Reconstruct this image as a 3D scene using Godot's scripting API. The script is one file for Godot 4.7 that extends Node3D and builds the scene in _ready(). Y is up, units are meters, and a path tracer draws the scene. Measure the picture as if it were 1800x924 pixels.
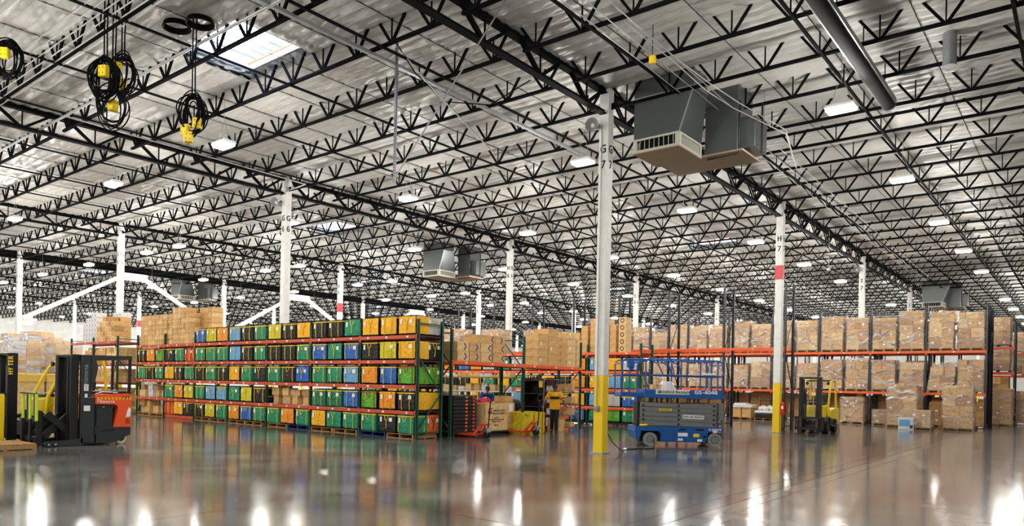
extends Node3D
# A distribution warehouse. y is up, metres. Column letters run along -z, column numbers fall along -x.

const PX := 1275.8366          # focal length in pixels of the 1800 x 924 frame
const HORIZON := 676.058
const EYE := Vector3(0, 1.67, 0)
const YAW := 38.477
const ROLL := 1.15
const NUM := {7: -9.6, 6: -23.24, 5: -36.88, 4: -50.52, 3: -64.16, 2: -77.8, 8: 4.04}
const LET := "FGHIJKLM"
const BAYX := 13.64
const BAYZ := 13.194
const Z0 := -2.493             # column line F
const JSP := 13.194 / 7.0      # joist spacing
const NTH := ["first", "second", "third", "fourth", "fifth", "sixth", "seventh", "eighth", "ninth", "tenth", "eleventh", "twelfth", "thirteenth", "fourteenth", "fifteenth", "sixteenth", "seventeenth", "eighteenth", "nineteenth", "twentieth"]

var M := {}
var used := {}
var rng := RandomNumberGenerator.new()
var view: Transform3D


func lz(letter: String) -> float:
	return Z0 - BAYZ * LET.find(letter)


func nth(n: int) -> String:
	if n < 20:
		return NTH[n]
	var tens := ["twent", "thirt", "fort", "fift", "sixt"]
	var k := (n + 1) / 10 - 2
	return tens[k] + "ieth" if (n + 1) % 10 == 0 else tens[k] + "y-" + NTH[(n + 1) % 10 - 1]


func say(n: int) -> String:
	return ["zero", "one", "two", "three", "four", "five", "six", "seven", "eight", "nine"][n]


# ---------------------------------------------------------------- mesh builder
class MB:
	var v := PackedVector3Array()
	var n := PackedVector3Array()
	var uv := PackedVector2Array()
	var t := Transform3D()

	func at(p: Vector3, yaw := 0.0) -> MB:
		t = Transform3D(Basis(Vector3.UP, deg_to_rad(yaw)), p)
		return self

	func put(p: Vector3, nn: Vector3, u: Vector2) -> void:
		v.append(t * p)
		n.append((t.basis * nn).normalized())
		uv.append(u)

	func tri(a: Vector3, b: Vector3, c: Vector3) -> void:   # counter-clockwise seen from outside
		var nn := (b - a).cross(c - a).normalized()
		for p in [a, c, b]:
			put(p, nn, Vector2(p.x + p.z, p.y))

	func quad(a: Vector3, b: Vector3, c: Vector3, d: Vector3) -> void:
		var nn := (b - a).cross(c - a).normalized()
		if nn == Vector3.ZERO:
			nn = (c - a).cross(d - a).normalized()
		var w := a.distance_to(b)
		var h := a.distance_to(d)
		var q := [[a, Vector2(0, h)], [c, Vector2(w, 0)], [b, Vector2(w, h)], [a, Vector2(0, h)], [d, Vector2(0, 0)], [c, Vector2(w, 0)]]
		for e in q:
			put(e[0], nn, e[1])

	func squad(a, b, c, d, na, nb, nc, nd, ua := Vector2(0, 0), ub := Vector2(1, 0), uc := Vector2(1, 1), ud := Vector2(0, 1)) -> void:
		put(a, na, ua); put(c, nc, uc); put(b, nb, ub)
		put(a, na, ua); put(d, nd, ud); put(c, nc, uc)

	func box(c: Vector3, s: Vector3, b := Basis()) -> MB:
		var x := b.x * s.x * 0.5
		var y := b.y * s.y * 0.5
		var z := b.z * s.z * 0.5
		quad(c - x - y + z, c + x - y + z, c + x + y + z, c - x + y + z)
		quad(c + x - y - z, c - x - y - z, c - x + y - z, c + x + y - z)
		quad(c + x - y + z, c + x - y - z, c + x + y - z, c + x + y + z)
		quad(c - x - y - z, c - x - y + z, c - x + y + z, c - x + y - z)
		quad(c - x + y + z, c + x + y + z, c + x + y - z, c - x + y - z)
		quad(c - x - y - z, c + x - y - z, c + x - y + z, c - x - y + z)
		return self

	func cbox(c: Vector3, s: Vector3, k := 0.01, b := Basis()) -> MB:   # a box with chamfered edges
		var h := s * 0.5
		k = minf(k, minf(h.x, minf(h.y, h.z)) * 0.8)
		var f := func(sx, sy, sz, ax): # corner point on the face across axis ax
			var p := Vector3(sx * h.x, sy * h.y, sz * h.z)
			for i in 3:
				if i != ax:
					p[i] -= signf(p[i]) * k
			return c + b * p
		for ax in 3:
			var i := (ax + 1) % 3
			var j := (ax + 2) % 3
			for sg in [1, -1]:
				var q := []
				for e in [[-1, -1], [1, -1], [1, 1], [-1, 1]]:
					var sv := Vector3.ZERO
					sv[ax] = sg
					sv[i] = e[0]
					sv[j] = e[1]
					q.append(f.call(sv.x, sv.y, sv.z, ax))
				if sg > 0:
					quad(q[0], q[1], q[2], q[3])
				else:
					quad(q[3], q[2], q[1], q[0])
			for si in [1, -1]:      # edges along ax
				for sj in [1, -1]:
					var lo := Vector3.ZERO
					lo[ax] = -1
					lo[i] = si
					lo[j] = sj
					var hi := lo
					hi[ax] = 1
					var a0 = f.call(lo.x, lo.y, lo.z, i)
					var a1 = f.call(hi.x, hi.y, hi.z, i)
					var b0 = f.call(lo.x, lo.y, lo.z, j)
					var b1 = f.call(hi.x, hi.y, hi.z, j)
					if si * sj > 0:
						quad(a0, b0, b1, a1)
					else:
						quad(a0, a1, b1, b0)
		for sx in [1, -1]:
			for sy in [1, -1]:
				for sz in [1, -1]:
					var a = f.call(sx, sy, sz, 0)
					var d = f.call(sx, sy, sz, 1)
					var e = f.call(sx, sy, sz, 2)
					if sx * sy * sz > 0:
						tri(a, d, e)
					else:
						tri(a, e, d)
		return self

	func bar(a: Vector3, c: Vector3, w: float, h: float, up := Vector3.UP) -> MB:   # a box from a to c, w wide, h high
		var z := (c - a).normalized()
		if absf(z.dot(up)) > 0.99:
			up = Vector3.RIGHT
		var x := up.cross(z).normalized()
		return box((a + c) * 0.5, Vector3(w, h, a.distance_to(c)), Basis(x, z.cross(x), z))

	func tube(pts: Array, r: float, seg := 6, caps := true) -> MB:
		var rings := []
		var last := Vector3.UP
		for k in pts.size():
			var d: Vector3 = (pts[mini(k + 1, pts.size() - 1)] - pts[maxi(k - 1, 0)]).normalized()
			if k == 0:
				last = Vector3.UP if absf(d.y) < 0.9 else Vector3.RIGHT
			var x := last.cross(d).normalized()
			if x == Vector3.ZERO:
				x = Vector3.FORWARD
			var y := d.cross(x)
			last = y
			var ring := []
			for s in seg:
				var a := TAU * s / seg
				ring.append(x * cos(a) + y * sin(a))
			rings.append(ring)
		for k in pts.size() - 1:
			for s in seg:
				var e := (s + 1) % seg
				var p = rings[k]
				var q = rings[k + 1]
				squad(pts[k] + p[s] * r, pts[k] + p[e] * r, pts[k + 1] + q[e] * r, pts[k + 1] + q[s] * r, p[s], p[e], q[e], q[s])
		if caps:
			for s in seg:
				var e := (s + 1) % seg
				tri(pts[0], pts[0] + rings[0][e] * r, pts[0] + rings[0][s] * r)
				tri(pts[-1], pts[-1] + rings[-1][s] * r, pts[-1] + rings[-1][e] * r)
		return self

	func cyl(a: Vector3, c: Vector3, r: float, seg := 14) -> MB:
		return tube([a, c], r, seg)

	func lathe(o: Vector3, axis: Vector3, prof: Array, seg := 20) -> MB:   # prof: Vector2(radius, along)
		var x := (Vector3.RIGHT if absf(axis.x) < 0.9 else Vector3.UP).cross(axis).normalized()
		var y := axis.cross(x)
		for k in prof.size() - 1:
			var p: Vector2 = prof[k]
			var q: Vector2 = prof[k + 1]
			var d := (q - p).normalized()
			for s in seg:
				var a := TAU * s / seg
				var b := TAU * (s + 1) / seg
				var ra := x * cos(a) + y * sin(a)
				var rb := x * cos(b) + y * sin(b)
				var na := ra * d.y - axis * d.x
				var nb := rb * d.y - axis * d.x
				squad(o + ra * p.x + axis * p.y, o + rb * p.x + axis * p.y, o + rb * q.x + axis * q.y, o + ra * q.x + axis * q.y, na, nb, nb, na)
		return self

	func prism(poly: Array, o: Vector3, x: Vector3, y: Vector3, depth: float) -> MB:   # polygon in the x-y plane at o, extruded along x cross y by depth
		var pts := PackedVector2Array(poly)
		if Geometry2D.is_polygon_clockwise(pts):
			pts.reverse()
		var z := x.cross(y).normalized() * absf(depth)
		if depth < 0:
			o -= z
		var idx := Geometry2D.triangulate_polygon(pts)
		for k in range(0, idx.size(), 3):
			var a := pts[idx[k]]
			var b := pts[idx[k + 1]]
			var c := pts[idx[k + 2]]
			if (b - a).cross(c - a) < 0:
				var s := b
				b = c
				c = s
			var pa := o + x * a.x + y * a.y
			var pb := o + x * b.x + y * b.y
			var pc := o + x * c.x + y * c.y
			tri(pa + z, pb + z, pc + z)
			tri(pa, pc, pb)
		for k in pts.size():
			var a := pts[k]
			var b := pts[(k + 1) % pts.size()]
			var pa := o + x * a.x + y * a.y
			var pb := o + x * b.x + y * b.y
			quad(pa, pb, pb + z, pa + z)
		return self

	func sheet(nu: int, nv: int, f: Callable) -> MB:   # smooth surface f(u, v), u and v from 0 to 1; outside where du x dv points
		var e := 0.002
		var P := []
		var N := []
		for j in nv + 1:
			for i in nu + 1:
				var u := float(i) / nu
				var w := float(j) / nv
				var p: Vector3 = f.call(u, w)
				var du: Vector3 = f.call(u + e, w) - f.call(u - e, w)
				var dv: Vector3 = f.call(u, w + e) - f.call(u, w - e)
				P.append(p)
				N.append(du.cross(dv).normalized())
		for j in nv:
			for i in nu:
				var a := j * (nu + 1) + i
				var b := a + 1
				var c := b + nu + 1
				var d := a + nu + 1
				squad(P[a], P[b], P[c], P[d], N[a], N[b], N[c], N[d], Vector2(float(i) / nu, float(j) / nv), Vector2(float(i + 1) / nu, float(j) / nv), Vector2(float(i + 1) / nu, float(j + 1) / nv), Vector2(float(i) / nu, float(j + 1) / nv))
		return self

	func ball(c: Vector3, r: Vector3, seg := 12) -> MB:
		return sheet(seg, seg / 2, func(u, w):
			var a: float = TAU * u
			var b: float = PI * (clampf(w, 0.0, 1.0) - 0.5)
			return c + Vector3(sin(a) * cos(b) * r.x, sin(b) * r.y, cos(a) * cos(b) * r.z))

	func done() -> ArrayMesh:
		var a := []
		a.resize(Mesh.ARRAY_MAX)
		a[Mesh.ARRAY_VERTEX] = v
		a[Mesh.ARRAY_NORMAL] = n
		a[Mesh.ARRAY_TEX_UV] = uv
		var m := ArrayMesh.new()
		m.add_surface_from_arrays(Mesh.PRIMITIVE_TRIANGLES, a)
		return m


# ---------------------------------------------------------------- nodes
func numbered(called: String) -> String:
	var k: int = used.get(called, 0)
	used[called] = k + 1
	return called if k == 0 else "%s_%03d" % [called, k]


func part(called: String, m, mat: String, parent: Node, pos := Vector3.ZERO, yaw := 0.0) -> MeshInstance3D:
	var o := MeshInstance3D.new()
	o.name = called
	o.mesh = m.done() if m is MB else m
	o.material_override = M[mat]
	o.position = pos
	o.rotation.y = deg_to_rad(yaw)
	parent.add_child(o, true)
	return o


func metas(o: Node, label: String, category: String, group := "") -> void:
	o.set_meta("label", label)
	o.set_meta("category", category)
	if group:
		o.set_meta("group", group)


func thing(called: String, label: String, category: String, pos := Vector3.ZERO, yaw := 0.0, group := "") -> Node3D:
	var o := Node3D.new()
	o.name = numbered(called)
	o.position = pos
	o.rotation.y = deg_to_rad(yaw)
	metas(o, label, category, group)
	add_child(o, true)
	return o


func solo(called: String, m, mat: String, label: String, category: String, pos := Vector3.ZERO, yaw := 0.0, group := "") -> MeshInstance3D:
	var o := part(numbered(called), m, mat, self, pos, yaw)
	metas(o, label, category, group)
	return o


func copy(src: Node3D, label: String, pos: Vector3, yaw := 0.0, group := "") -> Node3D:
	var o := src.duplicate()
	var base := String(src.name)
	var r := RegEx.create_from_string("_\\d{3}$")
	o.name = numbered(r.sub(base, ""))
	o.position = pos
	o.rotation.y = deg_to_rad(yaw)
	add_child(o, true)
	o.set_meta("label", label)
	if group:
		o.set_meta("group", group)
	return o


func structure(called: String, m, mat: String, pos := Vector3.ZERO) -> MeshInstance3D:
	var o := part(called, m, mat, self, pos)
	o.set_meta("kind", "structure")
	return o


func text(s: String, cap: float, mat: String, parent: Node, pos: Vector3, yaw := 0.0, stretch := 1.0, roll := 0.0, depth := 0.004, called := "lettering") -> MeshInstance3D:
	var tm := TextMesh.new()
	var f := SystemFont.new()
	f.font_names = PackedStringArray(["Droid Sans"])
	f.font_weight = 700
	tm.font = f
	tm.text = s
	tm.font_size = 32
	tm.pixel_size = cap / (32 * 0.72)
	tm.depth = depth
	tm.curve_step = 2.0
	var o := MeshInstance3D.new()
	o.name = called
	o.mesh = tm
	o.material_override = M[mat]
	o.position = pos
	o.rotation = Vector3(0, deg_to_rad(yaw), deg_to_rad(roll))
	o.scale = Vector3(stretch, 1, 1)
	parent.add_child(o, true)
	return o


func seen(p: Vector3, slack := 0.0) -> bool:   # whether a point falls into the frame (used to leave out what the photograph does not show)
	var q := view.affine_inverse() * p
	if q.z > -0.5:
		return false
	var x := 900 + PX * q.x / -q.z
	var y := HORIZON - PX * q.y / -q.z
	return x > -slack and x < 1800 + slack and y > -slack and y < 924 + slack


func depth_of(p: Vector3) -> float:
	return -(view.affine_inverse() * p).z


# ---------------------------------------------------------------- materials
func mat(called: String, c, rough := 0.6, metal := 0.0) -> StandardMaterial3D:
	var m := StandardMaterial3D.new()
	m.albedo_color = c if c is Color else Color(c)
	m.roughness = rough
	m.metallic = metal
	M[called] = m
	return m


func noise(freq: float, octaves := 4, kind := FastNoiseLite.TYPE_SIMPLEX_SMOOTH, sd := 1) -> FastNoiseLite:
	var f := FastNoiseLite.new()
	f.noise_type = kind
	f.frequency = freq
	f.fractal_octaves = octaves
	f.seed = sd
	return f


func ntex(freq: float, octaves := 4, size := 256, ramp = null, bump := 0.0, sd := 1) -> NoiseTexture2D:
	var x := NoiseTexture2D.new()
	x.width = size
	x.height = size
	x.seamless = true
	x.noise = noise(freq, octaves, FastNoiseLite.TYPE_SIMPLEX_SMOOTH, sd)
	x.normalize = true
	if bump > 0.0:
		x.as_normal_map = true
		x.bump_strength = bump
	if ramp:
		var g := Gradient.new()
		g.offsets = PackedFloat32Array(ramp[0])
		g.colors = PackedColorArray(ramp[1])
		x.color_ramp = g
	return x


func triplanar(m: StandardMaterial3D, scale: float, world := false) -> void:
	m.uv1_triplanar = true
	m.uv1_world_triplanar = world
	m.uv1_scale = Vector3.ONE * scale


func materials() -> void:
	var crease := ntex(0.012, 4, 256, null, 6.0, 3)
	var fine := ntex(0.06, 3, 256, null, 2.0, 5)
	var grime := ntex(0.01, 5, 512, [[0.0, 0.5, 1.0], [Color(0.93, 0.925, 0.91), Color(0.98, 0.98, 0.975), Color(1, 1, 1)]], 0.0, 7)
	var kraft := ntex(0.02, 4, 256, [[0.0, 0.6, 1.0], [Color(0.86, 0.84, 0.82), Color(0.96, 0.95, 0.94), Color(1, 1, 1)]], 0.0, 9)
	# setting
	var m := mat("floor", Color(1, 1, 1), 0.16)
	m.albedo_texture = ntex(0.004, 6, 1024, [[0.0, 0.35, 0.55, 0.75, 1.0], [Color(0.27, 0.268, 0.255), Color(0.355, 0.352, 0.335), Color(0.405, 0.402, 0.385), Color(0.455, 0.452, 0.435), Color(0.555, 0.55, 0.535)]], 0.0, 21)
	m.roughness_texture = ntex(0.02, 5, 512, [[0.0, 1.0], [Color(0.6, 0.6, 0.6), Color(1, 1, 1)]], 0.0, 22)
	m.normal_enabled = true
	m.normal_texture = ntex(0.015, 3, 512, null, 1.0, 23)
	m.normal_scale = 0.04
	m.metallic_specular = 0.9
	triplanar(m, 0.11, true)
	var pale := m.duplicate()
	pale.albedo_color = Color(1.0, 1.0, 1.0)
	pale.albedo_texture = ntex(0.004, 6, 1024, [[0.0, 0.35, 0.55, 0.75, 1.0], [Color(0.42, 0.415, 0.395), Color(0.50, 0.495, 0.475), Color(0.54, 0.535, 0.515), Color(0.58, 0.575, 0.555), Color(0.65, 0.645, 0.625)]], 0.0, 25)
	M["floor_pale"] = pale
	mat("floor_joint", Color(0.30, 0.29, 0.27), 0.8)
	mat("floor_filler", Color(0.72, 0.70, 0.66), 0.35)
	m = mat("wall", Color(0.94, 0.94, 0.93), 0.7)
	m.albedo_texture = grime
	triplanar(m, 0.2)
	mat("deck", Color(0.55, 0.54, 0.52), 0.9)
	m = mat("batt", Color(0.77, 0.765, 0.745), 0.47)
	m.metallic = 0.0
	m.albedo_texture = ntex(0.01, 4, 256, [[0.0, 1.0], [Color(0.92, 0.915, 0.91), Color(1, 1, 1)]], 0.0, 31)
	m.normal_enabled = true
	m.normal_texture = ntex(0.02, 4, 256, null, 8.0, 32)
	m.normal_scale = 0.28
	triplanar(m, 0.8, true)
	mat("steel_black", Color(0.06, 0.063, 0.07), 0.85).metallic_specular = 0.15
	m = mat("column_white", Color(0.93, 0.93, 0.92), 0.45)
	m.albedo_texture = grime
	triplanar(m, 0.5, true)
	mat("column_yellow", Color(0.96, 0.80, 0.02), 0.38)
	mat("red_paint", Color(0.80, 0.07, 0.10), 0.4)
	mat("black_letter", Color(0.03, 0.03, 0.035), 0.6)
	mat("white_letter", Color(0.93, 0.93, 0.92), 0.5)
	mat("galv", Color(0.62, 0.64, 0.66), 0.38, 0.75)
	m = mat("duct", Color(0.36, 0.375, 0.375), 0.36, 0.65)
	m.normal_enabled = true
	m.normal_texture = crease
	m.normal_scale = 0.08
	triplanar(m, 0.8)
	mat("duct_pan", Color(0.62, 0.53, 0.42), 0.6)
	mat("duct_frame", Color(0.74, 0.74, 0.68), 0.5, 0.2)
	mat("conduit", Color(0.60, 0.61, 0.61), 0.4, 0.4)
	mat("white_plastic", Color(0.88, 0.88, 0.86), 0.45)
	mat("grey_plastic", Color(0.55, 0.56, 0.57), 0.5)
	m = mat("lens", Color(1, 1, 1), 0.4)
	m.emission_enabled = true
	m.emission = Color(1.0, 0.985, 0.95)
	m.emission_energy_multiplier = LENS
	m = mat("skylight_pane", Color(0.95, 0.97, 1.0, 0.12), 0.1)
	m.transparency = BaseMaterial3D.TRANSPARENCY_ALPHA
	# cartons, wood, film
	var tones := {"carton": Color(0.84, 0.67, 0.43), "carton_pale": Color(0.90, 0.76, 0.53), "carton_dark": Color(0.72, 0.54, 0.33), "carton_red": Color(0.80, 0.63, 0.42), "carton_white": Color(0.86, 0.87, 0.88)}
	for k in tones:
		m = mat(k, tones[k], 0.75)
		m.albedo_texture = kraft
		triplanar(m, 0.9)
	mat("tape", Color(0.72, 0.55, 0.33), 0.22)
	mat("paper", Color(0.92, 0.92, 0.91), 0.6)
	mat("print_dark", Color(0.16, 0.12, 0.09), 0.7)
	mat("print_blue", Color(0.08, 0.22, 0.55), 0.6)
	m = mat("wood", Color(0.74, 0.58, 0.36), 0.75)
	m.albedo_texture = ntex(0.03, 4, 256, [[0.0, 1.0], [Color(0.72, 0.66, 0.6), Color(1, 1, 1)]], 0.0, 41)
	m.uv1_triplanar = true
	m.uv1_scale = Vector3(0.6, 3, 3)
	mat("pallet_blue", Color(0.05, 0.16, 0.42), 0.6)
	m = mat("film", Color(1.0, 1.0, 1.0, 0.11), 0.07)
	m.transparency = BaseMaterial3D.TRANSPARENCY_ALPHA
	m.metallic_specular = 1.0
	m.normal_enabled = true
	m.normal_texture = ntex(0.02, 4, 256, null, 10.0, 43)
	m.normal_scale = 2.0
	triplanar(m, 0.7)
	m = mat("film_thick", Color(1.0, 1.0, 1.0, 0.5), 0.07)
	m.transparency = BaseMaterial3D.TRANSPARENCY_ALPHA
	m.metallic_specular = 1.0
	m.normal_enabled = true
	m.normal_texture = M.film.normal_texture
	triplanar(m, 0.7)
	# rack paint
	mat("beam_orange", Color(0.90, 0.36, 0.14), 0.45)
	mat("beam_red", Color(0.74, 0.29, 0.17), 0.5)
	mat("post_green", Color(0.04, 0.30, 0.22), 0.45)
	mat("post_navy", Color(0.05, 0.075, 0.14), 0.45)
	mat("hole", Color(0.01, 0.01, 0.012), 0.9)
	mat("wire", Color(0.5, 0.52, 0.53), 0.4, 0.6)
	# tote fabrics
	var fab := {"K": Color(0.045, 0.048, 0.055), "Y": Color(0.93, 0.68, 0.03), "y": Color(0.80, 0.74, 0.10), "O": Color(0.90, 0.55, 0.10), "R": Color(0.88, 0.38, 0.12), "G": Color(0.05, 0.52, 0.37), "D": Color(0.03, 0.42, 0.30), "g": Color(0.33, 0.66, 0.14), "B": Color(0.09, 0.37, 0.70), "b": Color(0.38, 0.63, 0.82), "W": Color(0.72, 0.73, 0.73)}
	for k in fab:
		m = mat("fab_" + k, fab[k], 0.62)
		m.normal_enabled = true
		m.normal_texture = crease
		m.normal_scale = 0.7
		triplanar(m, 1.6)
	mat("webbing", Color(0.92, 0.76, 0.05), 0.7)
	mat("webbing_red", Color(0.75, 0.16, 0.07), 0.7)
	mat("webbing_grey", Color(0.10, 0.10, 0.11), 0.7)
	# vehicles
	mat("truck_black", Color(0.05, 0.053, 0.06), 0.42, 0.2)
	mat("truck_grey", Color(0.12, 0.135, 0.155), 0.45)
	mat("truck_orange", Color(0.92, 0.33, 0.12), 0.35)
	mat("truck_yellow", Color(0.90, 0.78, 0.05), 0.35)
	mat("tyre", Color(0.045, 0.045, 0.048), 0.85)
	mat("tyre_grey", Color(0.50, 0.51, 0.50), 0.8)
	mat("tyre_cream", Color(0.82, 0.78, 0.66), 0.7)
	mat("lift_blue", Color(0.05, 0.32, 0.60), 0.38)
	mat("lift_grey", Color(0.45, 0.46, 0.47), 0.5)
	mat("jack_red", Color(0.86, 0.25, 0.09), 0.4)
	mat("chrome", Color(0.75, 0.76, 0.77), 0.2, 0.9)
	mat("cable_black", Color(0.02, 0.02, 0.022), 0.7).metallic_specular = 0.2
	mat("box_yellow", Color(0.94, 0.80, 0.05), 0.45)
	mat("label_yellow", Color(0.93, 0.80, 0.10), 0.5)
	mat("label_orange", Color(0.92, 0.42, 0.12), 0.5)
	mat("foam_green", Color(0.72, 0.85, 0.10), 0.7)
	mat("purple", Color(0.23, 0.14, 0.42), 0.7)
	mat("crate_black", Color(0.045, 0.045, 0.05), 0.5)
	mat("maroon", Color(0.30, 0.05, 0.09), 0.5)
	# people
	mat("skin_brown", Color(0.42, 0.27, 0.19), 0.55)
	mat("skin_light", Color(0.74, 0.54, 0.43), 0.55)
	mat("hair_dark", Color(0.04, 0.032, 0.03), 0.7)
	mat("shirt_yellow", Color(0.93, 0.66, 0.06), 0.8)
	mat("shirt_blue", Color(0.07, 0.22, 0.62), 0.8)
	mat("shirt_red", Color(0.78, 0.06, 0.13), 0.8)
	mat("trousers_black", Color(0.035, 0.035, 0.045), 0.85)
	mat("eye_white", Color(0.85, 0.84, 0.82), 0.3)
	mat("lip", Color(0.42, 0.2, 0.17), 0.5)
	mat("fine_dummy", Color(0.5, 0.5, 0.5)).normal_texture = fine


func _ready() -> void:
	# camera
	var cam := Camera3D.new()
	cam.name = "camera"
	cam.position = EYE
	cam.rotation_order = EULER_ORDER_YXZ
	cam.rotation_degrees = Vector3(0, YAW, ROLL)
	cam.projection = Camera3D.PROJECTION_FRUSTUM
	cam.near = 0.1
	cam.far = 400.0
	cam.size = 0.1 * 924.0 / PX
	cam.frustum_offset = Vector2(0, 0.1 * (HORIZON - 462.0) / PX)
	cam.current = true
	add_child(cam)
	view = cam.transform
	# sky (only seen through the skylights) and exposure
	var we := WorldEnvironment.new()
	we.name = "world_environment"
	var env := Environment.new()
	var sky := Sky.new()
	var sm := ProceduralSkyMaterial.new()
	sm.sky_top_color = Color(0.72, 0.82, 0.95)
	sm.sky_horizon_color = Color(0.90, 0.93, 0.96)
	sm.ground_bottom_color = Color(0.5, 0.5, 0.48)
	sm.ground_horizon_color = Color(0.85, 0.87, 0.88)
	sm.energy_multiplier = 22.0
	sky.sky_material = sm
	env.sky = sky
	env.background_mode = Environment.BG_SKY
	env.tonemap_mode = Environment.TONE_MAPPER_LINEAR
	env.tonemap_exposure = EXPOSURE
	env.sdfgi_enabled = true
	env.ssao_enabled = true
	env.ssil_enabled = true
	we.environment = env
	add_child(we)
	rng.seed = 4711
	materials()
	build_lights()
	build_shell()
	build_columns()
	build_roof()
	build_all()


const EXPOSURE := 1.0
const LENS := 11.0
const LAMP := 9.0
const LIGHT_ROWS := [-4.27, -10.85, -17.7, -24.2, -32.9, -36.1, -42.8, -49.5, -56.2, -62.9, -69.6, -76.3, -83.0, -90.5, -98.0]
const LIGHT_FIRST := -3.5      # z of the first light of a row
const LIGHT_STEP := 6.53


func build_lights() -> void:
	# prototype fitting
	var hs := MB.new()
	hs.cbox(Vector3(0, 0.07, 0), Vector3(0.62, 0.09, 0.36), 0.02)
	hs.cbox(Vector3(0, 0.135, 0), Vector3(0.34, 0.05, 0.16), 0.01)
	var housing := hs.done()
	var ls := MB.new().cbox(Vector3(0, 0.0, 0), Vector3(0.58, 0.05, 0.32), 0.02).done()
	var hk := MB.new().tube([Vector3(0.22, 0.11, 0), Vector3(0.06, 0.62, 0)], 0.006, 5).tube([Vector3(-0.22, 0.11, 0), Vector3(-0.06, 0.62, 0)], 0.006, 5).tube([Vector3(0, 0.62, 0), Vector3(0, 1.745, 0)], 0.006, 5).done()
	for r in LIGHT_ROWS.size():
		var n := 0
		for k in range(-2, 15):
			var p := Vector3(LIGHT_ROWS[r], 7.72, LIGHT_FIRST - LIGHT_STEP * k)
			if k == 7 and r < 2 or k == 1 and r == 1:
				continue
			if k < 0 and r > 4 or r > 6 and k < 1:
				continue
			var bi := int(floor((NUM[7] - p.x) / BAYX))
			var bj := int(floor((Z0 - p.z) / BAYZ))
			var ux: float = NUM[7] - BAYX * bi - p.x - BAYX / 22.0 * 9.0
			var uz := Z0 - BAYZ * bj - p.z - JSP * 3.5
			if open_bay(bi, bj) and absf(ux) < 1.5 and absf(uz) < 1.1:   # hung beside a skylight, not in it
				p.x += ux + 1.65
			var o := thing("high_bay_light", "x", "ceiling light", p, 0.0, "LED ceiling lights")
			if seen(p, 30):
				o.set_meta("label", "glowing LED ceiling light, %s from the front in the %s row from the right" % [nth(n), nth(r)])
				n += 1
			else:
				o.set_meta("label", "LED ceiling light hanging outside the picture, beside or behind the viewer")
			part("housing", housing, "white_plastic", o)
			part("lens", ls, "lens", o)
			part("hanger_wire", hk, "conduit", o)
			var l := OmniLight3D.new()
			l.name = "lamp_light"
			l.position.y = -0.26
			l.light_size = 0.28
			l.light_color = Color(1.0, 0.985, 0.955)
			l.light_energy = LAMP
			l.omni_range = 160.0
			l.omni_attenuation = 2.0
			l.shadow_enabled = true
			o.add_child(l)


func build_shell() -> void:
	# floor: base with light joint filler, polished slabs on it
	structure("floor", MB.new().box(Vector3(-44, -0.16, -48), Vector3(126, 0.3, 126)), "floor_filler")
	var fl: Node3D = get_node("floor")
	var sx := BAYX / 3.0
	var sz := BAYZ / 3.0
	var far := MB.new()
	var shared := {}
	for i in range(-5, 24):
		for j in range(-3, 26):
			var x0 := -4.05 - sx * i
			var z0 := -15.62 - sz * (j - 4)
			var c := Vector3(x0 - sx * 0.5, -0.005, z0 - sz * 0.5)
			if c.x < -106 or c.z < -110:
				continue
			var size := Vector3(sx - 0.016, 0.012, sz - 0.016)
			if depth_of(c) < 36 and depth_of(c) > 1.0 and seen(c, 900):
				if not shared.has("slab"):
					shared.slab = MB.new().box(Vector3.ZERO, size).done()
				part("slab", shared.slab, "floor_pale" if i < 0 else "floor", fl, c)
			else:
				far.box(c, size)
	part("far_slabs", far, "floor", fl).set_meta("kind", "stuff")
	# saw cuts that run beside the joint to the right of the near column
	for dx in [0.32, -0.34]:
		part("saw_cut", MB.new().box(Vector3(-4.05 + dx, 0.001, -14), Vector3(0.012, 0.002, 30)), "floor_joint", fl)
	# walls
	structure("wall_left", MB.new().box(Vector3(-107, 4.8, -48), Vector3(0.4, 9.7, 126)), "wall")
	var w: Node3D = get_node("wall_left")
	var rib := MB.new().box(Vector3.ZERO, Vector3(0.06, 9.2, 0.10)).done()
	for k in 16:
		part("panel_joint", rib, "wall", w, Vector3(-106.8, 4.6, 8 - 7.4 * k))
	var pil := MB.new().cbox(Vector3.ZERO, Vector3(0.5, 9.2, 0.5), 0.02).done()
	for k in 8:
		part("pilaster", pil, "wall", w, Vector3(-106.5, 4.6, lz("F") - BAYZ * k))
	structure("wall_far", MB.new().box(Vector3(-44, 4.8, -111), Vector3(126, 9.7, 0.4)), "wall")
	structure("wall_right", MB.new().box(Vector3(18, 4.8, -48), Vector3(0.4, 9.7, 126)), "wall")
	structure("wall_back", MB.new().box(Vector3(-44, 4.8, 14), Vector3(126, 9.7, 0.4)), "wall")


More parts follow.
